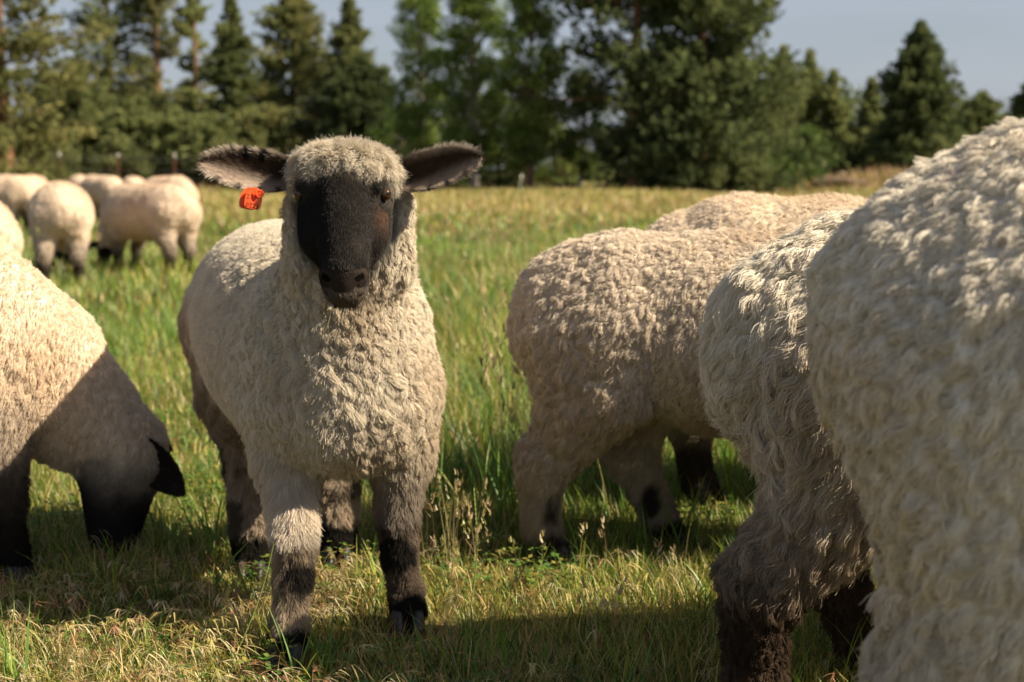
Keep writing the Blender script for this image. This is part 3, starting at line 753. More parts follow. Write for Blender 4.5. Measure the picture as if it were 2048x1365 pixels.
    regs = {
        'flank': reg(.0100, CREAM, .010, .16, .45, .08, .00034, 1.0, .0022),
        'side': reg(.011, CREAM, .010, .60, .45, .14, .00038, 1.0, .007),
        'chest': reg(.0165, CREAM, .0125, .86, .52, .24, .00042, 1.15, .0095),
        'brisket': reg(.021, CREAM2, .013, .82, .60, .22, .00042, 1.1, .008),
        'neck': reg(.0145, CREAM2, .0115, .82, .48, .22, .00040, 1.15, .0075),
        'cap': reg(.023, CREAM, .010, .55, .42, .22, .00030, 1.5, .004),
        'arm': reg(.016, CREAM2, .013, .7, .65, .15, .00040, 1.0, .005),
        'thigh': reg(.024, TAN, .018, .85, .6, .2, .00044, .9, .010),
        'shank': reg(.022, (.30, .235, .17), .017, .82, .6, .2, .00044, .9, .009),
        'cannon': reg(.017, (.36, .285, .21), .012, .7, .6, .15, .0004, .9, .004),
        'shin_pale': reg(.015, (.66, .57, .46), .011, .55, .75, .1, .00036, 1.0, .002),
        'shin_grey': reg(.016, (.33, .28, .23), .011, .55, .75, .1, .00036, 1.0, .002),
        'shin_black': reg(.011, BLACK, .010, .35, .75, .08, .00034, 1.0, .001),
        'shin_brown': reg(.011, (.34, .255, .18), .010, .45, .7, .1, .00034, 1.0, .002),
        'shin_dark': reg(.012, DKB, .010, .4, .7, .1, .00034, 1.0, .002),
        'pastern': reg(.008, DKB, .010, .3, .6, .1, .00034, .8, .001),
        'face': reg(.0048, BLACK, .006, .25, .86, .02, .00022, 1.5, .0),
        'bridge': reg(.0045, BLACK, .006, .25, .87, .02, .00022, 1.5, .0),
        'brow': reg(.0036, BLACK, .006, .2, .88, .02, .00025, 1.2, .0),
        'muzzle': reg(.0026, (.026, .021, .018), .006, .1, .8, .0, .00025, 1.0, .0),
        'lip': reg(.0025, (.14, .105, .08), .006, .1, .7, .0, .00025, .9, .0),
        'jaw': reg(.005, BLACK, .006, .25, .8, .02, .00027, 1.2, .0),
    }
    def flow(V):
        W = V + O
        f = np.tile(np.array([-.10, .30, -.9]), (len(V), 1))
        hd = W[:, 2] > .60
        hx = np.clip((W[:, 0] - cx) / .08, -1, 1)
        m = hd & (W[:, 1] < 2.30)
        f[m] = np.stack([hx[m] * .25, -np.full(m.sum(), .45), -np.full(m.sum(), .85)], -1)
        top = m & (W[:, 2] > .765)
        f[top] = np.stack([hx[top] * .55, -np.full(top.sum(), .8), -np.full(top.sum(), .25)], -1)
        return f
    def paint(V, N, A):
        W = V + O
        dirt = vnoise(V, 9, 2); d2 = vnoise(V, 34, 6)
        wool = (A['len'] > .012) & (W[:, 2] < .72)
        A['col'] = A['col'] * (1 - (wool * np.clip(dirt - .5, 0, 1) * .75)[:, None] * np.array([.6, .8, 1.0]))
        # leg markings: a black patch on the front of each cannon, mottled brown-grey hair round it
        X_, Y_, Z_ = W.T; n1 = vnoise(V, 45, 21); n2 = vnoise(V, 110, 22); zz = Z_ + .03 * (n1 - .5) + .014 * (n2 - .5)
        la = (X_ < -.29) & (Y_ < 2.30) & (zz < .185); lb = (X_ > -.25) & (Y_ < 2.45) & (zz < .185)
        hnd = (Y_ > 2.6) & (zz < .27)
        A['col'][la] = (np.array([.34, .265, .19]) * (.45 + 1.0 * n1 * n2 * 2)[:, None])[la]
        A['col'][lb] = (np.array([.15, .115, .085]) * (.35 + 1.1 * n1)[:, None])[lb]
        A['col'][hnd] = (np.array([.42, .335, .25]) * np.where(vnoise(V, 28, 23) > .6, .3, .7 + .5 * n2)[:, None])[hnd]
        def soft(f): return np.clip(f * 2.2 + (n2 - .5) * 1.5 + (n1 - .5) * .8, 0, 1)
        pa = soft(1 - ((X_ + .340) / .028)**2 - ((zz - .130) / .036)**2) * la * (Y_ < 2.25)
        pb = soft(1 - ((X_ + .200) / .036)**2 - ((zz - .135) / .044)**2) * lb * (Y_ < 2.41)
        pf = np.maximum(soft((.062 - zz) / .02) * (la | lb), soft((.085 - zz) / .025) * hnd)
        pm = np.clip(np.maximum(np.maximum(pa, pb), pf), 0, 1)[:, None]
        A['col'] = A['col'] * (1 - pm) + np.array(BLACK) * pm
        for m_ in (la, lb): A['len'][m_] = np.minimum(A['len'][m_], .0105)
        # black mask: nothing woolly on the front of the face
        front = (W[:, 1] < 2.20 - .03 * np.abs((W[:, 0] - cx) / .08)) & (W[:, 2] > .57) & (W[:, 2] < .764 - .9 * (np.abs(W[:, 0] - cx))**2 / .09 + .016 * (vnoise(V, 70, 12) - .5)) & (np.abs(W[:, 0] - (cx + (.745 - W[:, 2]) * .085)) < .083 - .26 * np.clip(.735 - W[:, 2], 0, .2))
        for k, v in (('len', .005), ('clump', .25), ('tilt', .86), ('wave', .02), ('rad', .00022), ('dens', 1.3), ('lump', 0.), ('cell', .006)):
            A[k][front & (A['len'] > .0075)] = v
        mz = front & (W[:, 1] < 2.105) & (W[:, 2] < .64)
        fcol = np.tile(np.array(BLACK), (len(V), 1))
        fcol += (np.clip(d2 - .66, 0, 1) * .06)[:, None] * np.array([1, .8, .6])
        # brown tint below the eye on the lamb's left only
        cap = (W[:, 2] > .79); A['col'][cap] *= (1 - .22 * np.exp(-((W[:, 0] - cx - .012) / .018)**2 - ((W[:, 1] - 2.19) / .03)**2) * (.4 + vnoise(V, 90, 14)))[cap][:, None] * np.ones(3)
        br = np.exp(-((W[:, 0] - (cx + .064)) / .012)**2 - ((W[:, 2] - .714) / .024)**2)
        fcol += np.clip(br, 0, 1)[:, None] * np.array([.085, .038, .018])
        A['col'][front & ~mz] = fcol[front & ~mz]
        cd = np.min([np.abs(pd(c, V)) for c in cuts[:-1] if c.t == 0] + [np.abs(pd(cuts[-1], V))], 0)
        nose = mz & (W[:, 1] < 2.066) & (np.abs(W[:, 0] + .2445) < .012 + 1.15 * np.clip(W[:, 2] - .606, 0, .03)) & (W[:, 2] > .604) & (W[:, 2] < .640)
        A['len'][nose] *= .45
        A['col'][nose] = np.array([.036, .027, .022])
        lipm = mz & (W[:, 2] < .611) & ~nose
        A['col'][lipm] = np.array([.12, .095, .075]); A['len'][lipm] = .0035; A['tilt'][lipm] = .6
        groove = mz & (cd < .0022)
        A['len'][groove] = 0; A['col'][groove] = np.array([.006, .005, .005])
    fine = (w(-.345, 2.03, .57), w(-.165, 2.26, .83), .0026)
    b, f, (V, F, N, A) = build_sheep(root, P, regs, .0072, 600000, 3, cuts, fine, paint, flow, kpts=6, blend=.006, thin=.86, n_face=80000)
    chaff(root, V, N, 90, 6, lambda V: (V[:, 2] > .3) & (A['len'] > .013))
    for x, y, rz in ((-.36, 2.178, -1.5), (-.178, 2.348, -1.45), (-.504, 2.672, -1.4), (-.349, 2.772, -1.4)):
        add_hoof(root, x - O[0], y - O[1], .0, rz, .92)
    # eyes
    for sx in (-1, 1):
        bm = bpy.data.meshes.new('eye'); import bmesh
        q = bmesh.new(); bmesh.ops.create_uvsphere(q, u_segments=24, v_segments=16, radius=.0108); q.to_mesh(bm); q.free()
        bm.polygons.foreach_set('use_smooth', [True] * len(bm.polygons)); bm.materials.append(M_EYE)
        e = link('eye', bm, root, tuple(w(cx + sx * .0640, 2.1640, .7435)))
        e.rotation_euler = Vector((sx * .72, -.69, .02)).to_track_quat('Z', 'Y').to_euler()
    # ears
    for sx in (-1, 1):
        if sx < 0: rt, tp, up, fr = (-.322, 2.232, .770), (-.474, 2.185, .790), (-.12, .30, 1), (.15, -1, .05)
        else: rt, tp, up, fr = (-.192, 2.232, .766), (-.048, 2.180, .798), (.22, .30, 1), (-.15, -1, .05)
        Ve, Fe, Ne, uv, a, u_, f_ = ear_mesh(rt, tp, up, fr, .0345, cup=.62)
        Ve = Ve - O
        g, h, back = uv[:, 0], uv[:, 1], uv[:, 2]
        hu = h * (1 if True else -1)
        edge = np.abs(h)**2.2
        inner = np.array([.095, .066, .048]); pale = np.array([.66, .57, .48]); pink = np.array([.36, .26, .20])
        lowpale = np.clip(-h * 1.5 + g * 1.1 - .25, 0, 1)
        colr = inner * (1 - lowpale)[:, None] + (pink * .5 + pale * .5) * lowpale[:, None]
        rim = np.clip((edge - .45) * 2.2, 0, 1) * np.clip(g * 3 - .35, 0, 1)
        colr = colr * (1 - rim)[:, None] + pale * rim[:, None]
        spots_ = ((np.sin(g * 40 + sx) > .55) & (h > .6) & (g > .3) & (g < .72) & (sx < 0)) | ((h < -.75) & (np.sin(g * 31 + 2) > .93)) | (g < .08)
        tipd = np.clip((g - .93) * 12, 0, 1) * (h > 0)
        colr[spots_] = np.array(BLACK)
        colr = colr * (1 - .8 * tipd)[:, None]
        bk = back > .5
        colr[bk] = np.array([.06, .045, .035])
        ear = link('ear', np_mesh('ear', Ve, Fe, M_SKIN, True, colr * .8), root)
        nA = len(Ve)
        Aear = dict(len=np.where(bk, .005, .006 + .006 * np.clip(edge, 0, 1) * np.clip(g * 2, .2, 1) + .004 * (g < .35)), dens=np.ones(nA), cell=np.full(nA, .006), clump=np.full(nA, .35), tilt=np.full(nA, .80), wave=np.full(nA, .08),
                    rad=np.full(nA, .00020), col=colr, flow=np.tile(a * .8, (nA, 1)) + u_ * (np.sign(h) * .75 * edge)[:, None] + f_ * .05)
        fleece(ear, Ve, Fe, Ne, Aear, 26000, 70 + sx, None, 4, name='ear_hair', mat=M_FURSOFT)
    # whiskers and brow bristles
    rg = np.random.default_rng(4)
    pts = []
    for _ in range(46):
        s = rg.choice((-1, 1))
        if rg.random() < .6: p0 = np.array([-.2445 + s * rg.uniform(.015, .032), 2.06, rg.uniform(.59, .61)]); d = np.array([s * rg.uniform(.3, 1), -.4, -rg.uniform(.2, .7)]); ln = rg.uniform(.012, .028)
        else: p0 = np.array([cx + s * .064, 2.14, rg.uniform(.755, .768)]); d = np.array([s * rg.uniform(.2, 1), -.7, rg.uniform(.0, .6)]); ln = rg.uniform(.015, .032)
        d = d / np.linalg.norm(d); ts = np.linspace(0, 1, 5)[:, None]
        pts.append(p0 - O + d * ln * ts + np.array([0, 0, -1]) * ln * .35 * ts**2)
    pts = np.array(pts)
    hair_object('whiskers', pts, np.tile(np.linspace(.00022, .00008, 5), (len(pts), 1)), np.tile([.10, .08, .06], (len(pts), 1)), M_FUR, root)
    return root
def eye_material():
    m, t, out = mat_new('sheep_eye')
    b = nd(t, 'ShaderNodeBsdfPrincipled'); b.inputs['Roughness'].default_value = .06; b.inputs['Specular IOR Level'].default_value = .6
    tcn = nd(t, 'ShaderNodeTexCoord'); sp = nd(t, 'ShaderNodeSeparateXYZ')
    t.links.new(tcn.outputs['Object'], sp.inputs[0])
    def math_(op, a, b_=None):
        n = nd(t, 'ShaderNodeMath', operation=op)
        for k, v in enumerate((a, b_)):
            if v is None: continue
            if isinstance(v, (int, float)): n.inputs[k].default_value = v
            else: t.links.new(v, n.inputs[k])
        return n.outputs[0]
    X_, Y_ = sp.outputs['X'], sp.outputs['Y']
    pu = math_('ADD', math_('POWER', math_('ABSOLUTE', math_('DIVIDE', X_, .0058)), 2.0), math_('POWER', math_('ABSOLUTE', math_('DIVIDE', Y_, .0021)), 2.0))
    ir = math_('ADD', math_('POWER', math_('ABSOLUTE', math_('DIVIDE', X_, .0088)), 2.0), math_('POWER', math_('ABSOLUTE', math_('DIVIDE', Y_, .0088)), 2.0))
    m1 = nd(t, 'ShaderNodeMix', data_type='RGBA'); m1.inputs[6].default_value = (.004, .003, .003, 1); m1.inputs[7].default_value = (.050, .022, .009, 1)
    t.links.new(math_('GREATER_THAN', pu, 1.0), m1.inputs[0])
    m2 = nd(t, 'ShaderNodeMix', data_type='RGBA'); m2.inputs[7].default_value = (.012, .008, .006, 1)
    t.links.new(math_('GREATER_THAN', ir, 1.0), m2.inputs[0]); t.links.new(m1.outputs[2], m2.inputs[6])
    t.links.new(m2.outputs[2], b.inputs['Base Color'])
    t.links.new(b.outputs['BSDF'], out.inputs['Surface'])
    return m
M_EYE = eye_material()
M_FURSOFT = mat_attr('ear_fur', trans=.25)
import time as _t
_t0 = _t.time()
hero()
print('hero', _t.time() - _t0)

# ------------------------------------------------------------------ the sheep round the lamb
def wool_regs(body, leg=(.05, .038, .028), L=.018, cell=.011, clump=.6, lump=.006, tilt=.5, wave=.14, rad=.0004, thighcol=None, belly=None):
    d = dict(clump=clump, tilt=tilt, wave=wave, rad=rad, lump=lump)
    th = thighcol if thighcol is not None else body
    return {
        'body': reg(L, body, cell, **d), 'belly': reg(L, belly if belly is not None else body, cell, **d),
        'thigh': reg(L * 1.35, th, cell * 1.35, clump=min(clump + .2, .9), tilt=.68, wave=wave * 1.4, rad=rad * 1.08, lump=lump * 1.3),
        'shank': reg(L * 1.25, np.array(th) * .5 + np.array(leg) * .5, cell * 1.3, clump=min(clump + .2, .9), tilt=.68, wave=wave * 1.4, rad=rad * 1.08, lump=lump * 1.2),
        'arm': reg(L, body, cell, **d), 'forearm': reg(L * .9, np.array(body) * .4 + np.array(leg) * .6, cell, **d),
        'cannon': reg(.012, leg, .010, .4, .7, .1, rad, 1, .001), 'pastern': reg(.008, np.array(leg) * .7, .010, .3, .6, .1, rad, .8, .0),
        'neck': reg(L, body, cell, **d), 'face': reg(.005, BLACK, .006, .2, .85, .02, .0003, 1, 0),
        'poll': reg(.006, (.045, .036, .03), .006, .3, .8, .02, .0003, 1, 0)}
def woolly_ears(root, O, ps, W=.034, col=(.03, .024, .02), n=5000, seed=1, front=(0, -1, 0)):
    for k, (rt, tp, up, fr) in enumerate(ps):
        V, F, N, uv, a, u_, f_ = ear_mesh(rt, tp, up, fr, W, cup=.55)
        V = V - O
        c = np.tile(np.array(col), (len(V), 1))
        ear = link('ear', np_mesh('ear', V, F, M_SKIN, True, c), root)
        if n:
            m = len(V)
            A = dict(len=np.full(m, .007), dens=np.ones(m), cell=np.full(m, .006), clump=np.full(m, .3), tilt=np.full(m, .8), wave=np.full(m, .05), rad=np.full(m, .0003), col=c, flow=np.tile(a, (m, 1)))
            fleece(ear, V, F, N, A, n, seed + k, None, 4, name='ear_hair', mat=M_FURSOFT)
def stain(A, V, amount, seed, s=7, cols=(.55, .75, 1.0)):
    A['col'] = A['col'] * (1 - np.clip(vnoise(V, s, seed) - .5, 0, 1)[:, None] * amount * np.array(cols))
def flow_back(yaw):
    f = np.array([-math.cos(yaw) * .55, -math.sin(yaw) * .55, -.8])
    return lambda V: np.tile(f, (len(V), 1))

def left_grazer():
    O = np.array((-1.16, 2.80, 0.)); root = empty('sheep', tuple(O))
    tag(root, 'cream sheep at the left edge with its black head down grazing in the lamb\'s shade', 'sheep')
    w = lambda *p: np.array(p, float) - O
    P = []
    def R(a, b, ra, rb, g, k=.05): P.append(rc(w(*a), w(*b), ra, rb, g, k))
    R((-1.53, 2.44, .49), (-1.44, 2.50, .50), .12, .17, 'body', .06); R((-1.44, 2.50, .50), (-1.22, 2.63, .465), .17, .18, 'body', .06)
    R((-1.22, 2.63, .465), (-1.05, 2.73, .455), .18, .168, 'body', .06)
    R((-1.05, 2.73, .455), (-.955, 2.79, .40), .168, .134, 'body', .06)
    R((-1.26, 2.61, .40), (-1.08, 2.72, .37), .155, .14, 'belly', .06)
    R((-.96, 2.79, .395), (-.875, 2.81, .30), .132, .106, 'neck', .05)
    R((-.875, 2.81, .30), (-.785, 2.82, .225), .104, .080, 'neck', .04)
    R((-.785, 2.82, .225), (-.780, 2.805, .185), .076, .070, 'neck', .03); R((-.778, 2.80, .175), (-.795, 2.775, .040), .071, .043, 'face', .02)
    R((-.81, 2.79, .17), (-.81, 2.775, .07), .056, .036, 'face', .02)
    R((-.99, 2.70, .36), (-.985, 2.665, .26), .088, .058, 'arm'); R((-.985, 2.665, .26), (-.968, 2.655, .16), .054, .040, 'forearm', .03)
    R((-.968, 2.655, .16), (-.960, 2.645, .07), .036, .031, 'cannon', .02); R((-.960, 2.645, .07), (-.95, 2.64, .03), .031, .034, 'pastern', .02)
    R((-1.09, 2.86, .36), (-1.10, 2.87, .26), .088, .058, 'arm'); R((-1.10, 2.87, .26), (-1.10, 2.87, .07), .05, .033, 'cannon', .03); R((-1.10, 2.87, .07), (-1.09, 2.875, .03), .033, .035, 'pastern', .02)
    for x, y in ((-1.47, 2.34), (-1.60, 2.51)):
        R((x + .05, y + .04, .45), (x + .07, y + .04, .34), .12, .09, 'thigh'); R((x + .07, y + .04, .34), (x - .02, y - .01, .2), .08, .045, 'shank', .04)
        R((x - .02, y - .01, .2), (x, y, .07), .042, .033, 'cannon', .02); R((x, y, .07), (x + .02, y + .01, .03), .033, .035, 'pastern', .02)
    W1 = (.80, .66, .51)
    rg_ = wool_regs(W1, (.028, .022, .018), L=.0095, cell=.0125, clump=.5, lump=.0085)
    rg_['forearm']['col'] = np.array((.10, .08, .06)); rg_['arm']['col'] = np.array((.55, .45, .35))
    def paint(V, N, A): stain(A, V, .5, 4)
    build_sheep(root, P, rg_, .009, 210000, 12, paint=paint, flow=flow_back(.1))
    woolly_ears(root, O, [((-.765, 2.775, .255), (-.650, 2.755, .142), (.7, .0, .7), (-.3, -.9, -.3)), ((-.785, 2.90, .235), (-.74, 3.02, .18), (0, .3, 1), (-.4, .9, -.2))], W=.040, seed=31)
    for x, y in ((-.945, 2.635), (-1.085, 2.88), (-1.45, 2.35), (-1.58, 2.52)): add_hoof(root, x - O[0], y - O[1], 0, .5, .95)
left_grazer()

def middle_sheep():
    yaw = -.14; O = np.array((.50, 2.83, 0.)); root = empty('sheep', tuple(O))
    tag(root, 'cream woolly sheep seen from its rump, standing just right of the lamb', 'sheep', )
    P, T, fd, _ = generic_prims(yaw, .915, 'graze', feet={'hr': (-.475, -.085), 'hl': (-.225, .075), 'fr': (.28, -.10), 'fl': (.34, .10)}, girth=1.08, wleg=1.12)
    C1 = (.70, .60, .48)
    rg_ = wool_regs(C1, (.44, .365, .285), L=.0125, cell=.0125, clump=.78, lump=.011, wave=.22, thighcol=(.65, .56, .45), belly=(.40, .31, .22))
    def paint(V, N, A):
        stain(A, V, .7, 9)
        lowz = V[:, 2] + .07 * (vnoise(V, 24, 33) - .5)
        q = np.clip((vnoise(V * np.array([1, 1, .55]), 19, 8) - .60) * 7 + (vnoise(V, 90, 3) - .5) * .9, 0, 1) * np.clip((.20 - lowz) / .03, 0, 1) * (V[:, 0] < .02)
        q = np.maximum(q, np.clip((.06 - lowz) / .025, 0, 1))[:, None]
        A['col'] = A['col'] * (1 - q * .9)
        fr = (V[:, 0] > .1) & (V[:, 2] < .28); A['col'][fr] = np.array((.035, .028, .022))
    _, _, (V, _, N, _) = build_sheep(root, P, rg_, .009, 270000, 23, paint=paint, flow=flow_back(yaw))
    chaff(root, V, N, 90, 10, lambda V: V[:, 2] > .25)
    for q, (fx, fy) in fd.items():
        p = T((fx + .03, fy, 0)); add_hoof(root, p[0], p[1], 0, yaw, .95)
    p = [T(v) for v in ((.56, .06, .24), (.60, .17, .20), (.56, -.06, .24), (.60, -.17, .20))]
    woolly_ears(root, 0, [(p[0], p[1], (0, 0, 1), (1, 0, 0)), (p[2], p[3], (0, 0, 1), (1, 0, 0))], n=0)
middle_sheep()

def behind_sheep():
    yaw = -.08; O = np.array((.84, 3.27, 0.)); root = empty('sheep', tuple(O))
    tag(root, 'pale sheep with only its back showing behind the middle and shaggy sheep', 'sheep')
    P, T, fd, _ = generic_prims(yaw, 1.02, 'graze', girth=1.03)
    rg_ = wool_regs((.72, .60, .46), (.05, .04, .03), L=.011, cell=.0125, clump=.6, lump=.010)
    def paint(V, N, A): stain(A, V, .4, 19)
    build_sheep(root, P, rg_, .011, 110000, 37, paint=paint, flow=flow_back(yaw), kpts=5, thin=1.3)
    for q, (fx, fy) in fd.items():
        p = T((fx + .03, fy, 0)); add_hoof(root, p[0], p[1], 0, yaw, 1.)
behind_sheep()

def shaggy_sheep():
    yaw = .18; O = np.array((.825, 2.09, 0.)); root = empty('sheep', tuple(O))
    tag(root, 'shaggy white sheep with brown curly lower legs, between the middle sheep and the nearest ewe', 'sheep')
    P, T, fd, _ = generic_prims(yaw, 1.02, 'graze', feet={'hr': (-.50, -.085), 'hl': (-.27, .10)}, girth=.98, wleg=.92)
    C1 = (.77, .70, .58)
    rg_ = wool_regs(C1, (.16, .115, .078), L=.023, cell=.0125, clump=.86, lump=.015, tilt=.74, wave=.18, rad=.00042, thighcol=(.66, .57, .45))
    rg_['cannon'] = reg(.015, (.17, .12, .08), .0125, .9, .45, .34, .00042, 1, .012); rg_['shank'].update(len=.028, col=np.array((.44, .35, .26)))
    rg_['pastern'] = reg(.016, (.10, .07, .05), .014, .8, .5, .2, .0004, 1, .004)
    def paint(V, N, A):
        stain(A, V, .6, 14); A['el'] = .5
        t = np.clip((V[:, 2] - .20 + .05 * (vnoise(V, 30, 4) - .5)) / .06, 0, 1)[:, None] * np.ones(3)
        lowleg = (V[:, 2] < .36)
        A['col'][lowleg] = (A['col'] * t + np.array((.085, .058, .04)) * (.5 + vnoise(V, 26, 77))[:, None] * (1 - t))[lowleg]
    _, _, (V, _, N, _) = build_sheep(root, P, rg_, .008, 340000, 41, paint=paint, flow=flow_back(yaw), kpts=7)
    chaff(root, V, N, 130, 8, lambda V: V[:, 2] > .25)
    for q, (fx, fy) in fd.items():
        p = T((fx + .03, fy, 0)); add_hoof(root, p[0], p[1], 0, yaw, 1.05)
    p = [T(v) for v in ((.56, .06, .24), (.60, .17, .20), (.56, -.06, .24), (.60, -.17, .20))]
    woolly_ears(root, 0, [(p[0], p[1], (0, 0, 1), (1, 0, 0)), (p[2], p[3], (0, 0, 1), (1, 0, 0))], n=0)
shaggy_sheep()

def near_ewe():
    yaw = -.32; O = np.array((.934, 1.312, 0.)); root = empty('sheep', tuple(O))
    tag(root, 'big white ewe filling the right edge, nearest to the camera and out of focus', 'sheep')
    P, T, fd, _ = generic_prims(yaw, 1.185, 'graze', girth=1.0, wleg=1.15)
    C1 = (.78, .71, .59)
    rg_ = wool_regs(C1, (.60, .52, .42), L=.013, cell=.0115, clump=.72, lump=.014, tilt=.66, wave=.16, rad=.00046)
    rg_['cannon'] = reg(.012, (.5, .42, .33), .0155, .7, .5, .2, .00044, 1, .014)
    def paint(V, N, A):
        stain(A, V, .6, 24); A['el'] = .42
    _, _, (V, _, N, _) = build_sheep(root, P, rg_, .0085, 330000, 53, paint=paint, flow=flow_back(yaw), kpts=6)
    chaff(root, V, N, 130, 9, lambda V: V[:, 2] > .25)
    for q, (fx, fy) in fd.items():
        p = T((fx + .03, fy, 0)); add_hoof(root, p[0], p[1], 0, yaw, 1.1)
    p = [T(v) for v in ((.56, .06, .24), (.60, .17, .20), (.56, -.06, .24), (.60, -.17, .20))]
    woolly_ears(root, 0, [(p[0], p[1], (0, 0, 1), (1, 0, 0)), (p[2], p[3], (0, 0, 1), (1, 0, 0))], n=0)
near_ewe()

# ------------------------------------------------------------------ the flock far behind: one grazing sheep, then copies turned and scaled
def far_proto(seed, body, leg, **kw):
    root = empty('sheep')
    P, T, fd, pts = generic_prims(0, 1.0, 'graze', **kw)
    rg_ = wool_regs(body, leg, L=.014, cell=.019, clump=.5, lump=.008)
    def paint(V, N, A):
        stain(A, V, .35, seed, 5)
        A['col'][(V[:, 0] > .52) & (V[:, 2] < .2)] = BLACK
    build_sheep(root, P, rg_, .014, 26000, seed, paint=paint, flow=flow_back(0), kpts=4, thin=3.0)
    for s in (-1, 1):
        V, F, N, uv, a, u_, f_ = ear_mesh((.585, .06 * s, .235), (.60, .18 * s, .205), (0, 0, 1), (1, 0, 0), .032, nu=10, nv=5)
        link('ear', np_mesh('ear', V, F, M_SKIN, True, np.tile(np.array(BLACK) * 1.5, (len(V), 1))), root)
    for q, (fx, fy) in fd.items():
        p = T((fx + .03, fy, 0)); add_hoof(root, p[0], p[1], 0, 0, 1.)
    return root
def copy_tree(o, parent=None):
    c = o.copy(); COL.objects.link(c)
    if parent: c.parent = parent
    for ch in list(o.children): copy_tree(ch, c)
    return c
FLOCK = 'sheep grazing across the field behind'
LEGD = (.03, .024, .02)
protA = far_proto(61, (.78, .63, .48), LEGD)
protB = far_proto(67, (.76, .62, .48), (.035, .027, .022), feet={'hr': (-.36, -.11), 'hl': (-.46, .12), 'fr': (.34, -.10)}, girth=1.08)
flock = [  # source, x pixel, distance, yaw, scale, label
    (protA, -62, 6.3, 1.95, .97, 'pale sheep, rump towards us, at the left edge above the grazing one'),
    (protB, 122, 9.8, 1.85, .97, 'round pale sheep seen squarely from behind, its legs hidden in the grass'),
    (protB, 294, 10.6, 2.40, .95, 'grazing sheep facing away left with dark hind legs, right of the round one'),
    (protA, 335, 16.0, 2.15, 1.04, 'sheep whose back just shows over the dark-legged grazing one'),
    (protA, 2, 17.0, -.35, 1.02, 'far sheep cut by the left edge, standing side on'),
    (protA, 70, 24.0, 1.72, 1.0, 'small far sheep between the left edge and the round pale one'),
    (protB, 160, 26.0, 1.9, 1.0, 'far pale sheep just right above the round one'),
    (protA, 206, 21.0, -.85, 1.02, 'far sheep facing right with its head lowered, near the fence posts'),
    (protA, 270, 23.0, 1.75, 1.0, 'far sheep seen from behind, left of the back over the dark-legged one'),
]
used = set()
for src, px, Yd, yaw, s, lab in flock:
    o = src if id(src) not in used else copy_tree(src); used.add(id(src))
    x = at(px, 400, Yd)[0]
    o.location = (x, Yd, float(ground_h(x, Yd))); o.rotation_euler = (0, 0, yaw); o.scale = (s, s, s)
    tag(o, lab, 'sheep', FLOCK)
print('sheep', _t.time() - _t0)

# ------------------------------------------------------------------ fence along the wood
M_POST = mat_plain('rusty_post', (.16, .055, .035), .8, .2, col2=(.24, .10, .06), nscale=20)
M_POSTGREEN = mat_plain('green_post', (.10, .14, .07), .7, .2, col2=(.16, .19, .10), nscale=20)
M_POSTTOP = mat_plain('white_post_top', (.72, .70, .66), .6, .3)
M_WIRE = mat_plain('wire', (.25, .24, .22), .5, .4)
def box(V, F, lo, hi):
    o = len(V); x0, y0, z0 = lo; x1, y1, z1 = hi
    V += [(x0, y0, z0), (x1, y0, z0), (x1, y1, z0), (x0, y1, z0), (x0, y0, z1), (x1, y0, z1), (x1, y1, z1), (x0, y1, z1)]
    F += [(o, o + 3, o + 2, o + 1), (o + 4, o + 5, o + 6, o + 7), (o, o + 1, o + 5, o + 4), (o + 1, o + 2, o + 6, o + 5), (o + 2, o + 3, o + 7, o + 6), (o + 3, o, o + 4, o + 7)]
def py_mesh(name, V, F, mat):
    me = bpy.data.meshes.new(name); me.from_pydata([tuple(map(float, v)) for v in V], [], F); me.materials.append(mat); me.update(); return me
def tpost(name, top, mat, h):
    V, F = [], []
    box(V, F, (-.038, -.006, -.3), (.038, .006, h)); box(V, F, (-.006, .006, -.3), (.006, .045, h))
    for k in range(8): box(V, F, (-.012, -.014, .25 + k * .12), (.012, -.006, .28 + k * .12))
    p = py_mesh(name, V, F, mat)
    V, F = [], []; box(V, F, (-.041, -.009, h - .14), (.041, .048, h + .006))
    return p, py_mesh('post_top', V, F, top)
fence = empty('wire_fence', (0, 54, 0)); tag(fence, 'wire fence on rusty steel posts with white tops along the wood', 'fence')
pm, pt = tpost('fence_post', M_POSTTOP, M_POST, 1.32)
fx = [at(px, 360, 54)[0] for px in (5, 120, 237, 350, 465, 580, 690, 800, 915, 1030, 1145)]
for x in fx:
    g0 = float(ground_h(x, 54))
    p = link('fence_post', pm, fence, (x, 0, g0 + .02)); link('post_top', pt, p)
for k, zz in enumerate((.35, .7, 1.05, 1.22)):
    V, F = [], []
    for j, x in enumerate(np.linspace(fx[0] - 6, fx[-1], 60)):
        z = zz + float(ground_h(x, 54)); V += [(x, -.012, z), (x, -.008, z + .005), (x, -.004, z)]
        if j: 
            o = 3 * j
            F += [(o - 3, o, o + 1, o - 2), (o - 2, o + 1, o + 2, o - 1), (o - 1, o + 2, o, o - 3)]
    link('wire', py_mesh('wire', V, F, M_WIRE), fence)
gp, gt = tpost('metal_post', M_POSTGREEN, M_POSTGREEN, 1.05)
for px, Yd, m_, lab in ((1643, 46, gp, 'single green steel post in front of the dark pine, left of the dry bank'),):
    x, _, _ = at(px, 380, Yd)
    o = link('metal_post', gp, None, (x, Yd, float(ground_h(x, Yd)))); o.scale = (1.5, 1.5, 1); tag(o, lab, 'post')
V, F = [], []
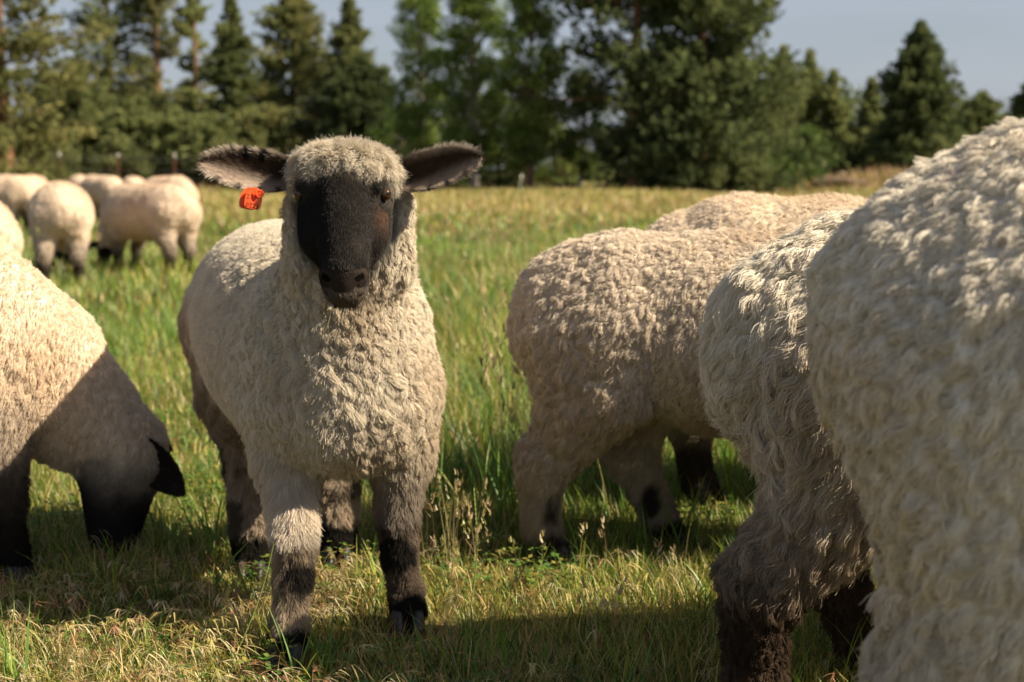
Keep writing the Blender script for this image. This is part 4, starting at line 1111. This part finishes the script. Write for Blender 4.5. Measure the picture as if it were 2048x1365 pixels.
def lathe(V, F, c, rz, n=10):
    o = len(V)
    for r, z in rz:
        for k in range(n): V.append((c[0] + r * math.cos(k / n * 2 * PI), c[1] + r * math.sin(k / n * 2 * PI), c[2] + z))
    for j in range(len(rz) - 1):
        for k in range(n): F.append((o + j * n + k, o + j * n + (k + 1) % n, o + (j + 1) * n + (k + 1) % n, o + (j + 1) * n + k))
    F.append(tuple(o + k for k in range(n))[::-1]); F.append(tuple(o + (len(rz) - 1) * n + k for k in range(n)))
lathe(V, F, (0, 0, 0), ((.11, -.2), (.105, .1), (.10, .75), (.085, .80), (.03, .815)), 12)
x, _, _ = at(1039, 360, 52); o = link('wooden_post', py_mesh('wooden_post', V, F, M_POSTTOP), None, (x, 52, float(ground_h(x, 52)))); tag(o, 'short white post standing between the trunks under the broadleaf trees', 'post')
V, F = [], []
lathe(V, F, (0, 0, 0), ((.22, -.1), (.17, .08), (.14, .35), (.15, .52), (.10, .55), (.05, .50)), 12)
x, _, _ = at(1683, 340, 53); o = link('tree_stump', py_mesh('tree_stump', V, F, mat_plain('bleached_wood', (.42, .34, .26), .9, .1, col2=(.55, .46, .36), nscale=9, bump=.4)), None, (x, 53, float(ground_h(x, 53)))); tag(o, 'bleached stump standing on top of the dry bank', 'stump')

# ------------------------------------------------------------------ trees
def quads_cloud(C, size, rg, col, stretch=1.6, up=.0, dirs=None):
    """leaf-shaped four-cornered faces at points C"""
    n = len(C)
    a = unit(rg.normal(0, 1, (n, 3)) + (0 if dirs is None else dirs * 1.6)); b = unit(np.cross(a, rg.normal(0, 1, (n, 3))))
    s = size * (.6 + .8 * rg.random(n)); la = a * (s * stretch / 2)[:, None]; lb = b * (s / 2)[:, None]
    V = np.stack([C - la, C + lb * .9 - la * .1, C + la, C - lb * .9 - la * .1], 1).reshape(-1, 3)
    F = np.arange(n * 4).reshape(n, 4)
    return V, F, np.repeat(col, 4, 0)
def trunk_mesh(name, pts, rad, mat, limbs=(), n=9):
    V, F = [], []
    def tube(pts, rad):
        o = len(V); pts = [Vector(p) for p in pts]
        for j, p in enumerate(pts):
            d = (pts[min(j + 1, len(pts) - 1)] - pts[max(j - 1, 0)]).normalized(); s = d.orthogonal().normalized(); t = d.cross(s)
            for k in range(n):
                a = k / n * 2 * PI; V.append(tuple(p + (s * math.cos(a) + t * math.sin(a)) * rad[j]))
        for j in range(len(pts) - 1):
            for k in range(n): F.append((o + j * n + k, o + j * n + (k + 1) % n, o + (j + 1) * n + (k + 1) % n, o + (j + 1) * n + k))
    tube(pts, rad)
    for l in limbs: tube(*l)
    me = py_mesh(name, V, F, mat); me.polygons.foreach_set('use_smooth', [True] * len(me.polygons)); return me
OLIVE = np.array((.19, .22, .085)); PINE = np.array((.125, .15, .056)); DARKP = np.array((.055, .078, .036)); WARM = np.array((.26, .24, .095)); LEAFG = np.array((.085, .135, .042)); GREYG = np.array((.13, .145, .085))
def conifer(name, px, Yd, top, wpx, cols, label, cat='tree', seed=0, z0=.4, nbr=210, shape=.8, bark=None, size=.10, gap=.25, dens=1.0, trunk_r=None, crown_from=None, ragged=.4):
    rg = np.random.default_rng(seed + 100)
    x = at(px, 340, Yd)[0]; gz = float(ground_h(x, Yd)); Ht = at(px, top, Yd)[2] - gz; R = wpx * 1.15 / F_PX * Yd / 2
    root = empty(name, (x, Yd, gz)); tag(root, label, cat)
    nbr = int(nbr * 1.35)
    tr = trunk_r or .022 * Ht
    bend = rg.normal(0, .06, 2)
    tp = [(bend[0] * math.sin(t * 3), bend[1] * math.sin(t * 2.2), -.2 + (Ht + .1) * t) for t in np.linspace(0, 1, 9)]
    limbs = []
    C, D, K = [], [], []
    cf = crown_from if crown_from is not None else z0
    for b in range(nbr):
        u = rg.random()**.85
        z = cf + (Ht - cf) * u
        prof = (1 - u)**.7 * shape + (1 - shape) * max(0, math.sin(min(1, u * .9 + .22) * PI))**.7
        prof *= .62 + .76 * vnoise(np.array([[z * .9 + seed, px * .1, 0.]]), 1.0, 9)[0]
        ln = R * max(prof, .03) * (1 - ragged + 2 * ragged * rg.random()) * (1.15 if rg.random() < .12 else .95)
        a = rg.random() * 2 * PI; e = .25 - .5 * (1 - u) * rg.random() + .35 * u
        if gap and vnoise(np.array([[math.cos(a) * 1.7 + px, math.sin(a) * 1.7, z * .8]]), 1.0, seed)[0] < gap: continue
        d = np.array([math.cos(a), math.sin(a), e])
        p0 = np.array([tp[0][0], 0, z])
        if ln > .35: limbs.append(([tuple(p0), tuple(p0 + d * ln * .5), tuple(p0 + d * ln * .92 + np.array([0, 0, .06 * ln]))], [.018 + .012 * ln, .014 + .006 * ln, .005]))
        m = max(5, int(26 * ln * dens / max(R, .6)) + 5)
        t = .25 + .78 * rg.random(m)**.8
        cpt = p0 + d * (ln * t)[:, None] + rg.normal(0, 1, (m, 3)) * np.array([.13, .13, .09]) * (ln * .55 + .25)
        tone = rg.random()
        C.append(cpt); D.append(np.tile(d + np.array([0, 0, .25]), (m, 1))); K.append(np.full(m, tone))
    C = np.concatenate(C); D = np.concatenate(D); K = np.concatenate(K)
    rep = 4
    C = np.repeat(C, rep, 0) + rg.normal(0, size * .55, (len(C) * rep, 3)); D = np.repeat(D, rep, 0); K = np.repeat(K, rep)
    ca, cb = np.array(cols[0]), np.array(cols[1])
    mixv = np.clip(K * .7 + rg.normal(0, .16, len(K)) + .35 * (vnoise(C + px, 1.3, seed + 3) - .5) + .12, 0, 1)[:, None]
    col = (ca * (1 - mixv) + cb * mixv) * (.85 + .3 * rg.random((len(K), 1)))
    keep = C[:, 2] > .05; C, D, col = C[keep], D[keep], col[keep]
    V, F, cc = quads_cloud(C, size, rg, col, 2.0, dirs=D)
    link('trunk', trunk_mesh('trunk', tp, [tr * (1.15 - t) + .012 for t in np.linspace(0, 1, 9)], bark or M_BARK, limbs[:60]), root)
    link('crown', np_mesh('crown', V, F, M_LEAF, False, cc), root)
    return root
def broadleaf(name, px, Yd, top, wpx, cols, label, cat='tree', seed=0, z0=1.0, ncl=46, leaf=.085, per=150, bark=None, clump_r=.5, trunk=True, tall=True):
    rg = np.random.default_rng(seed + 300)
    x = at(px, 340, Yd)[0]; gz = float(ground_h(x, Yd)); Ht = at(px, top, Yd)[2] - gz; R = wpx / F_PX * Yd / 2
    root = empty(name, (x, Yd, gz)); tag(root, label, cat)
    limbs = []; C, K = [], []
    for b in range(ncl):
        u = rg.random(); z = z0 + (Ht - z0) * u
        prof = (math.sin(min(1, .12 + .86 * u) * PI))**.55 if not tall else min(1.0, .35 + 1.6 * u) * (1 - u**2.6)**.6
        r = R * prof * (.25 + .75 * math.sqrt(rg.random())); a = rg.random() * 2 * PI
        c = np.array([math.cos(a) * r, math.sin(a) * r, z]); cr = clump_r * (.6 + .7 * rg.random()) * min(1, R / 1.0)
        m = int(per * (cr / clump_r)**2)
        q = unit(rg.normal(0, 1, (m, 3))) * (cr * rg.random(m)**.45)[:, None] * np.array([1, 1, .8])
        C.append(c + q); K.append(np.full(m, rg.random()))
        base = np.array([0, 0, max(.3, z - .6 * r - .3)])
        limbs.append(([tuple(base), tuple((base + c) / 2 + rg.normal(0, .08, 3)), tuple(c)], [.035, .022, .008]))
    C = np.concatenate(C); K = np.concatenate(K)
    mixv = np.clip(K * .7 + rg.normal(0, .2, len(K)) + .1, 0, 1)[:, None]
    col = (np.array(cols[0]) * (1 - mixv) + np.array(cols[1]) * mixv) * (.8 + .4 * rg.random((len(K), 1)))
    keep = C[:, 2] > .04; C, col = C[keep], col[keep]
    V, F, cc = quads_cloud(C, leaf, rg, col, 1.3)
    tp = [(.05 * math.sin(t * 4 + seed), .05 * math.sin(t * 3), -.2 + Ht * .9 * t) for t in np.linspace(0, 1, 7)]
    if trunk: link('trunk', trunk_mesh('trunk', tp, [.02 * Ht * (1.1 - t) + .012 for t in np.linspace(0, 1, 7)], bark or M_GREYBARK, limbs), root)
    else: link('stem', trunk_mesh('stem', [(0, 0, -.1), (0, 0, Ht * .3), (.02, 0, Ht * .6)], [.05, .04, .02], M_BARK, limbs[:14], 6), root)
    link('crown' if trunk else 'foliage', np_mesh('crown' if trunk else 'foliage', V, F, M_LEAF, False, cc), root)
    return root
OL2 = np.array((.25, .27, .105)); DK2 = np.array((.085, .105, .045))
WOOD = [ # px, distance, top px, width px, colours, seed, kwargs, label, name
    (15, 47, -260, 230, (PINE, WARM * 1.15), 1, dict(bark=M_REDBARK, gap=.42, size=.115, crown_from=.4, ragged=.5, nbr=230), 'tall sunlit pine with gaps and orange bark cut by the left edge', 'pine_tree'),
    (152, 60, 128, 140, (PINE, OL2), 2, dict(gap=.05), 'dark bushy juniper between the left edge pine and the tall conifers', 'juniper_tree'),
    (222, 66, -150, 165, (PINE, OL2), 3, dict(gap=.44, ragged=.45), 'tall ragged conifer between the left edge pine and the one over the third post', 'conifer_tree'),
    (318, 66, -140, 135, (PINE, WARM), 4, dict(gap=.42, ragged=.4), 'tall olive conifer over the third fence post', 'conifer_tree'),
    (395, 68, -60, 105, (OLIVE, OL2), 5, dict(gap=.5, ragged=.5), 'thin conifer with sky showing through, over the lamb\'s rump', 'conifer_tree'),
    (468, 62, -8, 130, (PINE, OLIVE), 6, dict(gap=.2, z0=.2), 'narrow spired conifer above the tagged ear', 'conifer_tree'),
    (590, 64, -42, 175, (OLIVE, WARM), 7, dict(gap=.12, nbr=270), 'broad brownish conifer rising behind the lamb\'s head, left of the dark spire', 'conifer_tree'),
    (703, 62, 0, 122, (DK2, OL2), 8, dict(gap=.05, nbr=240), 'dark pointed spire tree right above the lamb\'s poll', 'conifer_tree'),
    (725, 57, 118, 165, (DARKP, PINE), 9, dict(gap=.0, nbr=260), 'very dark round evergreen at the foot of the pointed spire tree', 'evergreen_tree'),
    (178, 58, 205, 85, (OLIVE, OL2), 10, dict(gap=.0), 'small olive juniper behind the leftmost white-topped fence post', 'juniper_tree'),
    (262, 58, 195, 90, (OLIVE, OL2), 11, dict(gap=.0), 'slim olive juniper low between the two tall conifers', 'juniper_tree'),
    (350, 58, 215, 120, (OLIVE, OL2), 12, dict(gap=.0), 'low dark juniper behind the rightmost white-topped fence post', 'juniper_tree'),
    (540, 58, 215, 150, (OLIVE, WARM), 13, dict(gap=.0), 'low brownish juniper just over the lamb\'s tagged ear', 'juniper_tree'),
    (428, 57, 230, 130, (OLIVE, OL2), 14, dict(gap=.0), 'low juniper below the narrow spired conifer', 'juniper_tree'),
    (1268, 47, -330, 330, (DARKP, OLIVE), 15, dict(bark=M_ORANGEBARK, gap=.36, size=.105, crown_from=2.2, z0=2.2, ragged=.45, nbr=230, trunk_r=.23), 'tall pine with a bare orange trunk', 'pine_tree'),
    (1405, 46, -190, 320, (DARKP, OLIVE), 16, dict(gap=.06, size=.11, nbr=420, z0=.15, shape=.75, ragged=.38), 'big dense dark conifer reaching the ground, right of the orange trunk', 'conifer_tree'),
    (1480, 49, 150, 190, (DARKP, OL2), 17, dict(gap=.05, nbr=260), 'dark green conifer low at the right foot of the big dense one', 'conifer_tree'),
    (1562, 60, 98, 90, (PINE, OL2), 18, dict(gap=.25, ragged=.4), 'thin olive conifer just right of the big dense one', 'conifer_tree'),
    (1615, 62, 105, 95, (OLIVE, OL2), 19, dict(gap=.3, ragged=.45), 'thin see-through conifer, middle of the three olive ones', 'conifer_tree'),
    (1662, 61, 145, 80, (OLIVE, OL2), 20, dict(gap=.2, ragged=.4), 'short olive conifer, rightmost of the three thin ones before the gap of sky', 'conifer_tree'),
    (1738, 64, 160, 70, (OLIVE, OL2), 21, dict(gap=.2, ragged=.45), 'small crooked conifer left of the lone cone-shaped one', 'conifer_tree'),
    (1832, 58, 48, 140, (DARKP, OLIVE), 22, dict(gap=.1, nbr=330, ragged=.3), 'lone cone-shaped conifer against the sky on the right', 'conifer_tree'),
    (1958, 68, 188, 115, (PINE, OLIVE), 23, dict(gap=.05), 'small pointed conifer over the nearest ewe\'s back', 'conifer_tree'),
    (2062, 64, 150, 95, (DARKP, OLIVE), 24, dict(gap=.05), 'dark conifer cut by the right edge', 'conifer_tree'),
]
for px, Yd, top, wp, cols, sd, kw, lab, nm in WOOD:
    conifer(nm, px, Yd, top, wp, cols, lab, seed=sd, **kw)
AG = (np.array((.10, .16, .036)), np.array((.30, .37, .10)))
broadleaf('broadleaf_tree', 842, 52, -40, 125, AG, 'light green broadleaf tree, leftmost of three in the middle', seed=1, ncl=95, z0=1.3, clump_r=.42)
broadleaf('broadleaf_tree', 948, 50, -75, 175, AG, 'tallest light green broadleaf tree, in the middle of the three', seed=2, ncl=160, z0=1.2, clump_r=.42)
broadleaf('broadleaf_tree', 1060, 47, -25, 140, AG, 'light green broadleaf tree with a dark bare trunk, rightmost of the three', seed=3, ncl=125, z0=1.2, clump_r=.42, bark=M_BARK)
broadleaf('young_tree', 1165, 50, 150, 125, (AG[0], np.array((.125, .15, .05))), 'young green tree left of the tall pine\'s orange trunk', seed=4, ncl=48, z0=.9, clump_r=.42)
SH = [(640, 57, 205, 120, (np.array((.09, .11, .055)), GREYG), 'grey-green shrub over the left of the lamb\'s poll', 5), (748, 56, 200, 55, (np.array((.09, .11, .055)), GREYG), 'small grey-green shrub at the foot of the dark evergreen', 6),
      (800, 55, 225, 150, (DARKP, AG[0]), 'dark leafy bush just over the untagged ear', 7), (905, 53, 268, 150, (DARKP, AG[0]), 'dark bush under the tallest broadleaf tree', 8), (1000, 51, 258, 130, (DARKP, AG[1]), 'bush between the bare dark trunk and the tallest broadleaf', 9),
      (1245, 48, 255, 150, (DARKP, DK2), 'dark bush round the foot of the orange trunk', 10), (1340, 47, 290, 150, (DARKP, AG[0]), 'dark bush at the left foot of the big dense conifer', 11), (1440, 45, 320, 170, (DARKP, OL2), 'low bush in front of the big dense conifer', 12),
      (1545, 46, 312, 170, (DARKP, AG[0]), 'low green bush over the farthest sheep\'s back', 13), (1600, 52, 262, 130, (DK2, AG[0]), 'bush left of the green steel post', 14), (1760, 58, 280, 150, (DARKP, DK2), 'dark bush at the left foot of the cone-shaped conifer', 15),
      (1868, 55, 282, 70, (DK2, OL2), 'small green bush in front of the cone-shaped conifer', 16), (60, 54, 268, 170, (DK2, np.array((.15, .17, .05))), 'sunny bush behind the far left sheep', 17), (225, 56, 285, 150, (DK2, OL2), 'low bush behind the middle white-topped post', 18), (475, 55, 290, 150, (DK2, WARM), 'low brown bush just left of the tagged ear', 19), (118, 56, 250, 90, (DK2, OL2), 'low bush right of the left edge pine', 20),
      (40, 62, 190, 150, (DK2, OL2), 'tall bush filling the gap right beside the left edge pine\'s trunk', 21), (295, 62, 200, 130, (PINE, OL2), 'bush between the second and third white-topped posts', 22), (655, 63, 255, 150, (DK2, OLIVE), 'dark bush directly behind the lamb\'s woolly poll', 23), (1120, 54, 270, 120, (DK2, AG[1]), 'leafy bush under the young green tree', 24)]
for px, Yd, top, wp, cols, lab, sd in SH:
    broadleaf('shrub', px, Yd, top, wp, cols, lab, 'shrub', seed=sd, z0=.25, ncl=26, per=130, clump_r=.45, leaf=.10, trunk=False, tall=False)

# a far wood that closes the field behind the trees one can tell apart
rgw = np.random.default_rng(90)
n = 30000
xx = rgw.uniform(-52, 60, n); hz = 3.0 + 2.2 * vnoise(np.stack([xx, xx * 0, xx * 0], -1), .22, 4) + 1.2 * vnoise(np.stack([xx, xx * 0, xx * 0], -1), .7, 5)
hz *= np.clip(1.15 - .75 * np.exp(-((xx - 4.5) / 2.6)**2), .1, 1)
Cw = np.stack([xx, 82 + rgw.normal(0, 2.2, n) + np.abs(xx) * .05, hz * rgw.random(n)**.8], -1)
tn = np.clip(rgw.random((n, 1)) * .7 + .3 * vnoise(Cw, .5, 8)[:, None], 0, 1)
V, F, cc = quads_cloud(Cw, .30, rgw, (DARKP * (1 - tn) + OLIVE * tn), 1.6)
tag(link('far_woods', np_mesh('far_woods', V, F, M_LEAF, False, cc)), kind='stuff')

# dead wood and tall dry grass under the trees
M_LOG = mat_plain('dead_wood', (.09, .06, .04), .95, .1, col2=(.20, .15, .10), nscale=6, bump=.6)
for k, (px, Yd, L_, r, yaw, lab) in enumerate(((1120, 47.5, 1.7, .13, .15, 'dark fallen log under the young tree'), (1205, 47.0, 1.3, .12, -.2, 'dark fallen log at the foot of the orange trunk'), (1680, 47.5, 1.9, .16, .1, 'dark log lying against the dry bank'))):
    x = at(px, 385, Yd)[0]; tp = [(t * L_ * math.cos(yaw), t * L_ * math.sin(yaw), .22 + .05 * math.sin(t * 7 + k)) for t in np.linspace(-.5, .5, 7)]
    lm = [([tp[2], (tp[2][0] + .1, tp[2][1] - .12, .5)], [.05, .015]), ([tp[4], (tp[4][0] - .15, tp[4][1] - .1, .55)], [.045, .012])]
    o = link('fallen_log', trunk_mesh('fallen_log', tp, [r * .8, r, r * 1.05, r, r * .95, r * .85, r * .6], M_LOG, lm), None, (x, Yd, float(ground_h(x, Yd)))); tag(o, lab, 'log')
rg5 = np.random.default_rng(15); m = 2600
x = np.concatenate([rg5.normal(13.2, 2.4, m // 2), rg5.uniform(-24, 16, m // 2)]); y = np.concatenate([rg5.normal(49.6, 2.0, m // 2), rg5.uniform(44, 52, m // 2)])
m = len(x); cb = np.array([(.42, .28, .14), (.36, .27, .12), (.30, .17, .09)])[rg5.integers(0, 3, m)] * (.8 + .4 * rg5.random((m, 1)))
V, Q, T3, C = strips(np.stack([x, y, ground_h(x, y) - .02], -1), rg5.random(m) * 6.28, rg5.uniform(.2, .5, m), rg5.uniform(.05, .4, m), rg5.uniform(.1, .9, m), np.full(m, .05), cb, 2, rg5)
tag(link('tall_dry_grass', np_mesh('tall_dry_grass', V, [Q, T3], M_GRASS, True, C)), kind='stuff')

# ------------------------------------------------------------------ the ear tag
def plate(outline, hole, y0, y1):
    """a plate with one hole; both loops have the same number of points"""
    n = len(outline); V = []
    for yy in (y0, y1):
        V += [(x, yy, z) for x, z in outline] + [(x, yy, z) for x, z in hole]
    F = []
    for k in range(n):
        j = (k + 1) % n
        F.append((k, j, n + j, n + k)); F.append((2 * n + j, 2 * n + k, 3 * n + k, 3 * n + j))
        F.append((j, k, 2 * n + k, 2 * n + j)); F.append((n + k, n + j, 3 * n + j, 3 * n + k))
    return V, F
def ear_tag():
    M_TAG = mat_plain('orange_plastic', (.86, .105, .018), .38, .4, col2=(.80, .085, .014), nscale=60)
    M_INK = mat_plain('black_print', (.05, .02, .012), .6, .2)
    c = at(507, 397, 2.155)
    root = empty('ear_tag', c); root.rotation_euler = (math.radians(-6), math.radians(12), math.radians(17))
    tag(root, 'orange plastic ear tag with the number 0223 hanging in the lamb\'s ear', 'ear tag')
    n = 40; out, hole = [], []
    for k in range(n):
        a = 2 * PI * k / n; ca, sa = math.cos(a), math.sin(a)
        w_ = .0128 if sa < .1 else .0128 - .0035 * (sa - .1)
        e = 5 if sa < 0 else 2.6
        r = (abs(ca)**e + abs(sa)**e)**(-1 / e)
        out.append((w_ * r * ca, .0165 * r * sa)); hole.append((-.0002 + .0044 * ca, .0032 + .0078 * sa * (1 - .1 * sa)))
    V, F = plate(out, hole, -.0010, .0010)
    p = link('front_plate', py_mesh('front_plate', V, F, M_TAG), root)
    md = p.modifiers.new('bevel', 'BEVEL'); md.width = .0004; md.segments = 2; md.limit_method = 'ANGLE'
    V, F = plate([(x * 1.02, z * 1.0) for x, z in out], [(x * .4, z * .4 + .002) for x, z in hole], .0062, .0080)
    b = link('back_plate', py_mesh('back_plate', V, F, M_TAG), root, (-.0062, .0, -.001))
    # the round stud with its cross of ribs
    V, F = [], []
    ring = [(.0062 * math.cos(2 * PI * k / 24), .0062 * math.sin(2 * PI * k / 24)) for k in range(24)]
    V, F = plate(ring, [(x * .70, z * .70) for x, z in ring], -.0030, -.0005)
    o = len(V)
    for a in (90, 210, 330):
        ca, sa = math.cos(math.radians(a)), math.sin(math.radians(a)); o = len(V)
        V += [(-sa * .0008 * s + ca * r, yy, ca * .0008 * s + sa * r) for yy in (-.0027, -.0005) for r, s in ((0, -1), (.0048, -1), (.0048, 1), (0, 1))]
        F += [(o, o + 1, o + 2, o + 3), (o + 7, o + 6, o + 5, o + 4), (o, o + 4, o + 5, o + 1), (o + 1, o + 5, o + 6, o + 2), (o + 2, o + 6, o + 7, o + 3), (o + 3, o + 7, o + 4, o)]
    o = len(V); V += [(x * .72, -.0012, z * .72) for x, z in ring]; F.append(tuple(range(o, o + 24)))
    link('stud', py_mesh('stud', V, F, M_TAG), root, (.0078, 0, .0088))
    V, F = [], []; box(V, F, (-.0022, -.001, -.0022), (.0022, .0068, .0022)); link('pin', py_mesh('pin', V, F, M_TAG), root, (.0078, 0, .0088))
    for txt, x, z, s, r in (('0223', -.0001, -.0118, .0092, 0), ('0', -.0083, .0035, .0052, 90), ('0', -.0083, -.0012, .0052, 90)):
        cu = bpy.data.curves.new('number', 'FONT'); cu.body = txt; cu.size = s; cu.align_x = 'CENTER'; cu.align_y = 'CENTER'; cu.extrude = .00012; cu.materials.append(M_INK)
        if len(txt) > 1: cu.space_character = 1.12
        tmp = bpy.data.objects.new('tmp', cu); COL.objects.link(tmp); bpy.context.view_layer.update()
        me = bpy.data.meshes.new_from_object(tmp.evaluated_get(bpy.context.evaluated_depsgraph_get())); me.name = 'number'
        bpy.data.objects.remove(tmp); bpy.data.curves.remove(cu)
        if not me.materials: me.materials.append(M_INK)
        t = link('number', me, root, (x, -.00125, z)); t.rotation_euler = (PI / 2, math.radians(-r), 0)
    return root
ear_tag()

# a straw caught in the chest wool
def bent_stalk(name, pts, rads, mat, n=6):
    return trunk_mesh(name, pts, rads, mat, n=n)
M_STRAW = mat_plain('straw', (.55, .44, .22), .7, .2)
a, b, c = (np.array(at(*p)) for p in ((664, 618, 2.135), (655, 652, 2.14), (643, 676, 2.15)))
o = link('straw', bent_stalk('straw', [tuple(a - a), tuple(b - a), tuple(c - a)], [.0006, .0007, .0005], M_STRAW), None, tuple(a)); tag(o, 'thin pale straw caught in the lamb\'s chest wool', 'straw')

# single tall grass stalks that stand out of the sward
M_STALK = mat_plain('green_stalk', (.17, .24, .055), .6, .2, col2=(.22, .26, .07), nscale=80)
def stalk(px0, py0, px1, py1, Yd, lab, leafp=None, head=True, mat=M_STALK):
    p0 = np.array(at(px0, py0, Yd)); p0[2] = 0; p1 = np.array(at(px1, py1, Yd + .02)); d = p1 - p0
    pts = [tuple(d * t + np.array([.012 * math.sin(t * 2.6), 0, 0])) for t in np.linspace(0, 1, 8)]
    root = empty('grass_stalk', tuple(p0)); tag(root, lab, 'grass stalk')
    link('stem', trunk_mesh('stem', pts, [.0015 - .0009 * t for t in np.linspace(0, 1, 8)], mat, n=6), root)
    rg = np.random.default_rng(int(px0))
    if head:
        V, F = [], []
        for k in range(16):
            q = np.array(pts[5]) + (np.array(pts[7]) - np.array(pts[5])) * (k / 15); s = (-1)**k; o = len(V)
            V += [tuple(q), tuple(q + (s * .0028, -.001, .004)), tuple(q + (s * .0018, 0, .011)), tuple(q + (s * .0004, .001, .006))]; F.append((o, o + 1, o + 2, o + 3))
        link('seed_head', py_mesh('seed_head', V, F, mat), root)
    if leafp:
        V, F = [], []
        for k in range(9):
            t = k / 8; q = np.array(pts[4]) * (1) + np.array([leafp * t, -.01 * t, .018 * math.sin(t * 2.2)]); w_ = .0034 * math.sin(.25 + t * 2.85)
            V += [tuple(q + (0, -.4 * w_, w_)), tuple(q + (0, .4 * w_, -w_))]
            if k: F.append((2 * k - 2, 2 * k - 1, 2 * k + 1, 2 * k))
        link('leaf', py_mesh('leaf', V, F, mat), root)
stalk(938, 1150, 943, 986, 2.42, 'upright green stalk with one side leaf, right of the lamb\'s front leg', .034)
stalk(455, 1340, 540, 1085, 2.15, 'long slanting green blade left of the lamb\'s foremost foot', None, False)
stalk(12, 1330, 14, 1140, 2.2, 'thin upright green blade near the left edge', None, False)
print('all', _t.time() - _t0)
